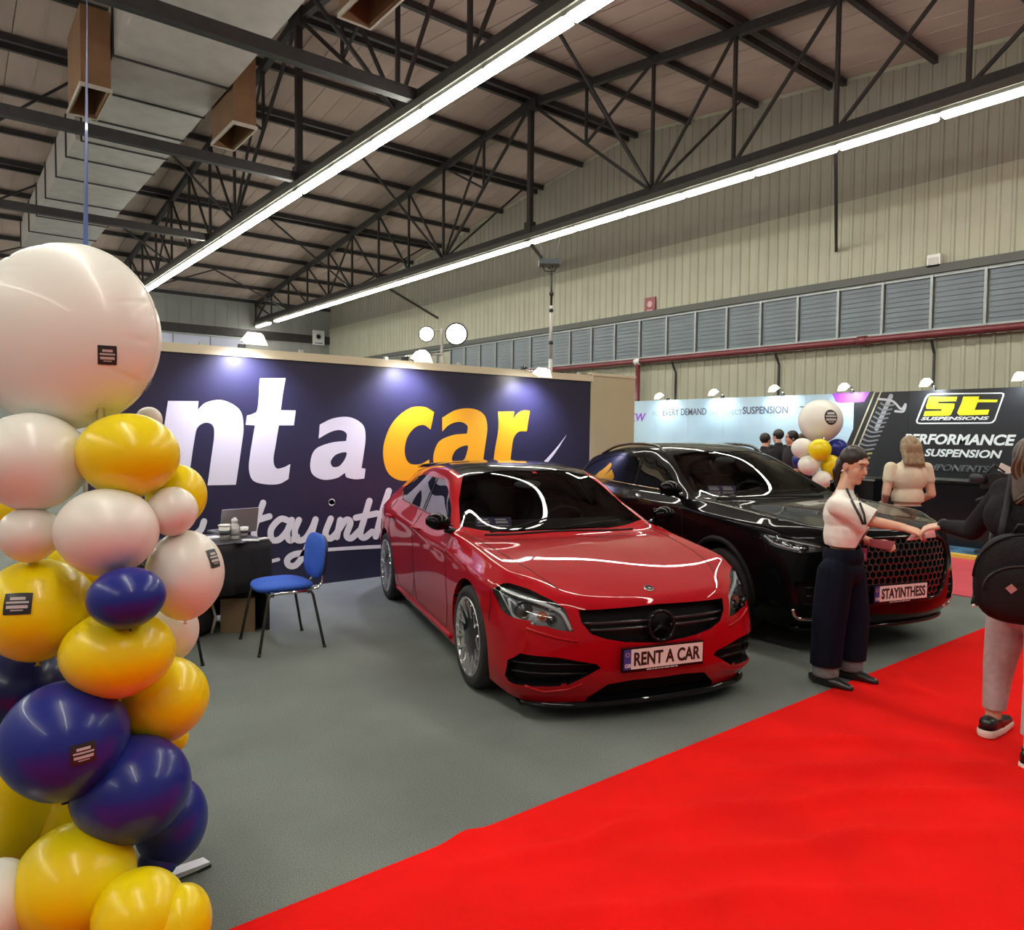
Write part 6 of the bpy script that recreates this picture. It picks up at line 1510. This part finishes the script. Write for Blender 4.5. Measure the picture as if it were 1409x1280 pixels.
pk = thing('backpack', 'black rounded backpack with a small diamond patch on the back of the visitor', 'backpack', AD(1408, 840, 3.56), math.radians(20))
pc_ = AD(1409, 797, 3.62); pf = -kf
def sq(c, r, e=3.0, n=28, m=16):   # rounded slab
    mb = MB().smooth(); P = []
    for i in range(m+1):
        t = -PI/2+PI*i/m; row = []
        for k in range(n+1):
            a = 2*PI*k/n; ct = math.copysign(abs(math.cos(t))**(2/e), math.cos(t)); st = math.copysign(abs(math.sin(t))**(2/e), math.sin(t)); ca = math.copysign(abs(math.cos(a))**(2/e), math.cos(a)); sa = math.copysign(abs(math.sin(a))**(2/e), math.sin(a))
            row.append(c+kf*(r[0]*ct*ca)+kl*(r[1]*ct*sa)*(1 if st < .2 else 1-.22*(st-.2))+ku*(r[2]*st))
        P.append(row)
    return mb.grid(P)
sq(pc_, (.085, .215, .225)).build('main_pack', M_pack, pk)
pk2 = sq(pc_+pf*.075-ku*.055, (.04, .175, .135)).build('front_pocket', M_pack, pk)
rows = [pc_+pf*.118-ku*.055+kl*(.172*math.cos(t))+ku*(.132*math.sin(t)) for t in [PI*k/20 for k in range(21)]]; MB().smooth().tube([p-pf*.012 for p in rows], .005, 6).build('zip', M_blk, pk2)
rows = [pc_+pf*.06+kl*(.212*math.cos(t))+ku*(.222*math.sin(t)) for t in [PI*k/24 for k in range(25)]]; MB().smooth().tube(rows, .006, 6).build('zip', M_mblk, pk)
ph = skin_px; dpt = AD(1394, 793, 3.47); Rp = Matrix((kl, pf, ku)).transposed() @ Matrix.Rotation(PI/4, 3, 'Y')
q = pc_+pf*.116+kl*.055-ku*.035; MB().box(q, (.034, .006, .034), Rp).build('patch', mat('patch_pink', (.45, .22, .22), .5), pk2); MB().smooth().ball(pc_+pf*.045+kl*.205-ku*.15, .009, 10, 8).build('stud', M_sole, pk)
for sd, s_ in ((1, kls), (-1, krs)):
    top = pc_+kl*sd*.10+ku*.20+kf*.02; sh_ = s_+ku*.066-kl*sd*.02; MB().smooth().tube(catmull([tuple(top), tuple(sh_-kf*.07-ku*.01), tuple(sh_+kf*.02), tuple(sh_+kf*.11-ku*.10), tuple(pc_+kf*.25+kl*sd*.17-ku*.02), tuple(pc_+kf*.06+kl*sd*.20-ku*.16)], [False]*6, False, 5), .018, 8).build('shoulder_strap', M_pack, pk)
MB().smooth().tube([pc_+ku*.22+kl*.05, pc_+ku*.265+kl*.03+pf*.01, pc_+ku*.265-kl*.03+pf*.01, pc_+ku*.22-kl*.05], .010, 8).build('grab_handle', M_pack, pk)
def strands(hc, f, l, u, s, ends, body, mats=None):
    for k, e in enumerate(ends):
        y = (k/(len(ends)-1)-.5)*2; a = hc+u*.115*s-f*.045*s+l*.035*s*y; b = hc-f*.118*s+u*.03*s+l*.068*s*y; c = hc-f*.115*s-u*.07*s+l*.082*s*y
        MB().smooth().tube(catmull([tuple(a), tuple(b), tuple(c), tuple(e)], [False]*4, False, 5), [.006*s]+[.0085*s]*14+[.004*s], 6).build('hair_strand', (mats or (M_blond, M_hstr))[k % 2], body)
M_hstr = mat('hair_streak', (.40, .30, .19), .4); M_hstr2 = mat('hair_streak_brown', (.16, .11, .07), .4)
strands(kh, kf, kl, ku, 1.0, [AD(1396+2.6*k, 690+4*math.sin(k*2.1), 3.76) for k in range(15)], kbody, (M_brownh, M_hstr2))
# --- people further back
def bystander(px, z, head_y, H, facing, hair, top, legs, label, long_hair=False, bare=False, vox=.012, skin=M_skin2):
    g = AD(px, head_y, z); b = Vector((g.x, g.y, 0)); f, l, u = axes(facing); R = Matrix((f, l, u)).transposed(); s = H/1.70
    t = thing('person', label, 'person', b, facing); P = lambda x, y, zz: b+(f*x+l*y+u*zz)*s
    hc = P(.02, 0, 1.58); bdy = head_prims(hc, f, l, u, s*1.0)+[cap(P(0, 0, 1.50), P(-.01, 0, 1.40), .055*s, .065*s), ell(P(0, 0, 1.27), (.11*s, .18*s, .17*s), R), ell(P(0, 0, 1.05), (.10*s, .145*s, .14*s), R), ell(P(0, 0, .92), (.115*s, .165*s, .11*s), R)]
    for sd in (1, -1):
        sh, el, wr = P(0, sd*.185, 1.36), P(-.02, sd*.235, 1.10), P(.14, sd*.17, 1.00)
        bdy += [cap(sh, el, .052*s, .042*s), cap(el, wr, .04*s, .028*s), cap(P(0, sd*.09, .88), P(.02, sd*.10, .48), .085*s, .06*s), cap(P(.02, sd*.10, .48), P(-.01, sd*.11, .08), .056*s, .038*s)]+hand_prims(wr, f*.8-l*sd*.35-u*.2, u-l*sd*.3, s*.95, .5, sd)
    bo = blob('body', bdy, vox*.62, skin, t, 3); face_parts(bo, hc, f, l, u, s)
    hh = [ell(hc+u*.032*s-f*.025*s, (.098*s, .086*s, .095*s), R)]
    if long_hair: hh += [cap(hc-f*.055*s+l*y*s, P(-.105, y*1.35, 1.42), .05*s, .028*s) for y in (-.06, -.03, 0, .03, .06)]
    blob('hair', hh, vox*.6, hair, bo, 3)
    if long_hair: strands(hc, f, l, u, s, [P(-.115, y*1.9, 1.40+.03*math.sin(40*y)) for y in np.linspace(-.055, .055, 15)], bo)
    ts = [cap(P(-.01, 0, 1.42), P(0, 0, 1.38), .075*s, .10*s), ell(P(0, 0, 1.27), (.13*s, .195*s, .175*s), R), ell(P(0, 0, 1.06), (.12*s, .165*s, .16*s), R)]
    for sd in (1, -1): ts += [cap(P(0, sd*.183, 1.365), P(-.01, sd*(.205 if bare else .225), 1.25 if bare else 1.16), (.064 if bare else .072)*s, (.062 if bare else .070)*s)]
    hem = 1.02 if bare else .90; blob('top', ts, vox*.8, top, t, 4, [((0, 0, hem*s), (0, 0, -1))], .004)
    lg = [ell(P(0, 0, .93), (.128*s, .178*s, .12*s), R)]
    for sd in (1, -1): lg += [cap(P(0, sd*.09, .88), P(.02, sd*.10, .48), .10*s, .078*s), cap(P(.02, sd*.10, .48), P(-.01, sd*.11, .10), .075*s, .066*s)]
    blob('trousers', lg, vox*.8, legs, t, 4, [((0, 0, .98*s), (0, 0, 1))])
    for sd in (1, -1): blob('shoe', [cap(P(-.05, sd*.11, .045), P(.05, sd*.115, .04), .042*s, .042*s), cap(P(.05, sd*.115, .04), P(.15, sd*.12, .03), .042*s, .028*s)], vox*.7, M_shoe, t, 3, [((0, 0, .003), (0, 0, -1))])
    return t
fa = math.atan2(FW.y, FW.x)
bystander(1251, 7.3, 620, 1.63, fa, M_blond, M_cream, M_den, 'woman with long dark blond hair in a cream top seen from behind', True, True, .011)
bystander(1053, 12.3, 600, 1.66, fa-1.1, M_hair, M_shirtb, M_den, 'man with receding hair, outermost of the men beyond the black car roof', skin=M_skin)
bystander(1071, 12.9, 598, 1.73, fa+.6, M_hair, M_shirtb, M_den, 'dark-haired man half hidden between two others beyond the black car')
bystander(1090, 11.7, 600, 1.70, fa+1.6, M_hair, M_shirtb, M_den, 'man in black beside the distant white balloons', skin=M_skin)
bystander(1104, 12.0, 605, 1.66, fa, M_brownh, M_shirtb, M_den, 'person whose hair just shows behind the distant balloon column')
# dark camera gear on the counter behind the visitor's arm
tp = at_depth(1368, 660, 9.95); tz = .052
tr = thing('camera_rig', 'dark camera rig with a white screen flap on a low stand before the black counter', 'camera', (tp.x, tp.y, tz))
MB().smooth().lathe([(.20, 0), (.20, .02), (.04, .05), (.03, .80), (.05, .86), (.0005, .87)], (tp.x, tp.y, tz), 20).build('base', M_blk, tr)
RMt = Matrix((RT, FW, UP)).transposed(); tc_ = Vector((tp.x, tp.y, tz+.98))
cbx = MB().box(tc_, (.26, .2, .20), RMt).smooth().tube([tc_-RT*.10+UP*.02, tc_-RT*.30+UP*.04], .065, 14).build('camera_body', M_blk, tr)
MB().box(tc_+RT*.15+UP*.16, (.17, .02, .11), RMt @ Matrix.Rotation(.45, 3, 'Y')).build('screen_flap', M_sole, cbx)
MB().smooth().tube([tc_-UP*.08, tc_-UP*.2-RT*.10, tc_-UP*.26-RT*.24], .02, 6).build('handle', M_blk, tr)
MB().smooth().tube([tc_+UP*.10-RT*.1, tc_+UP*.22, tc_+UP*.12+RT*.14], .018, 6).build('cable', M_blk, tr)
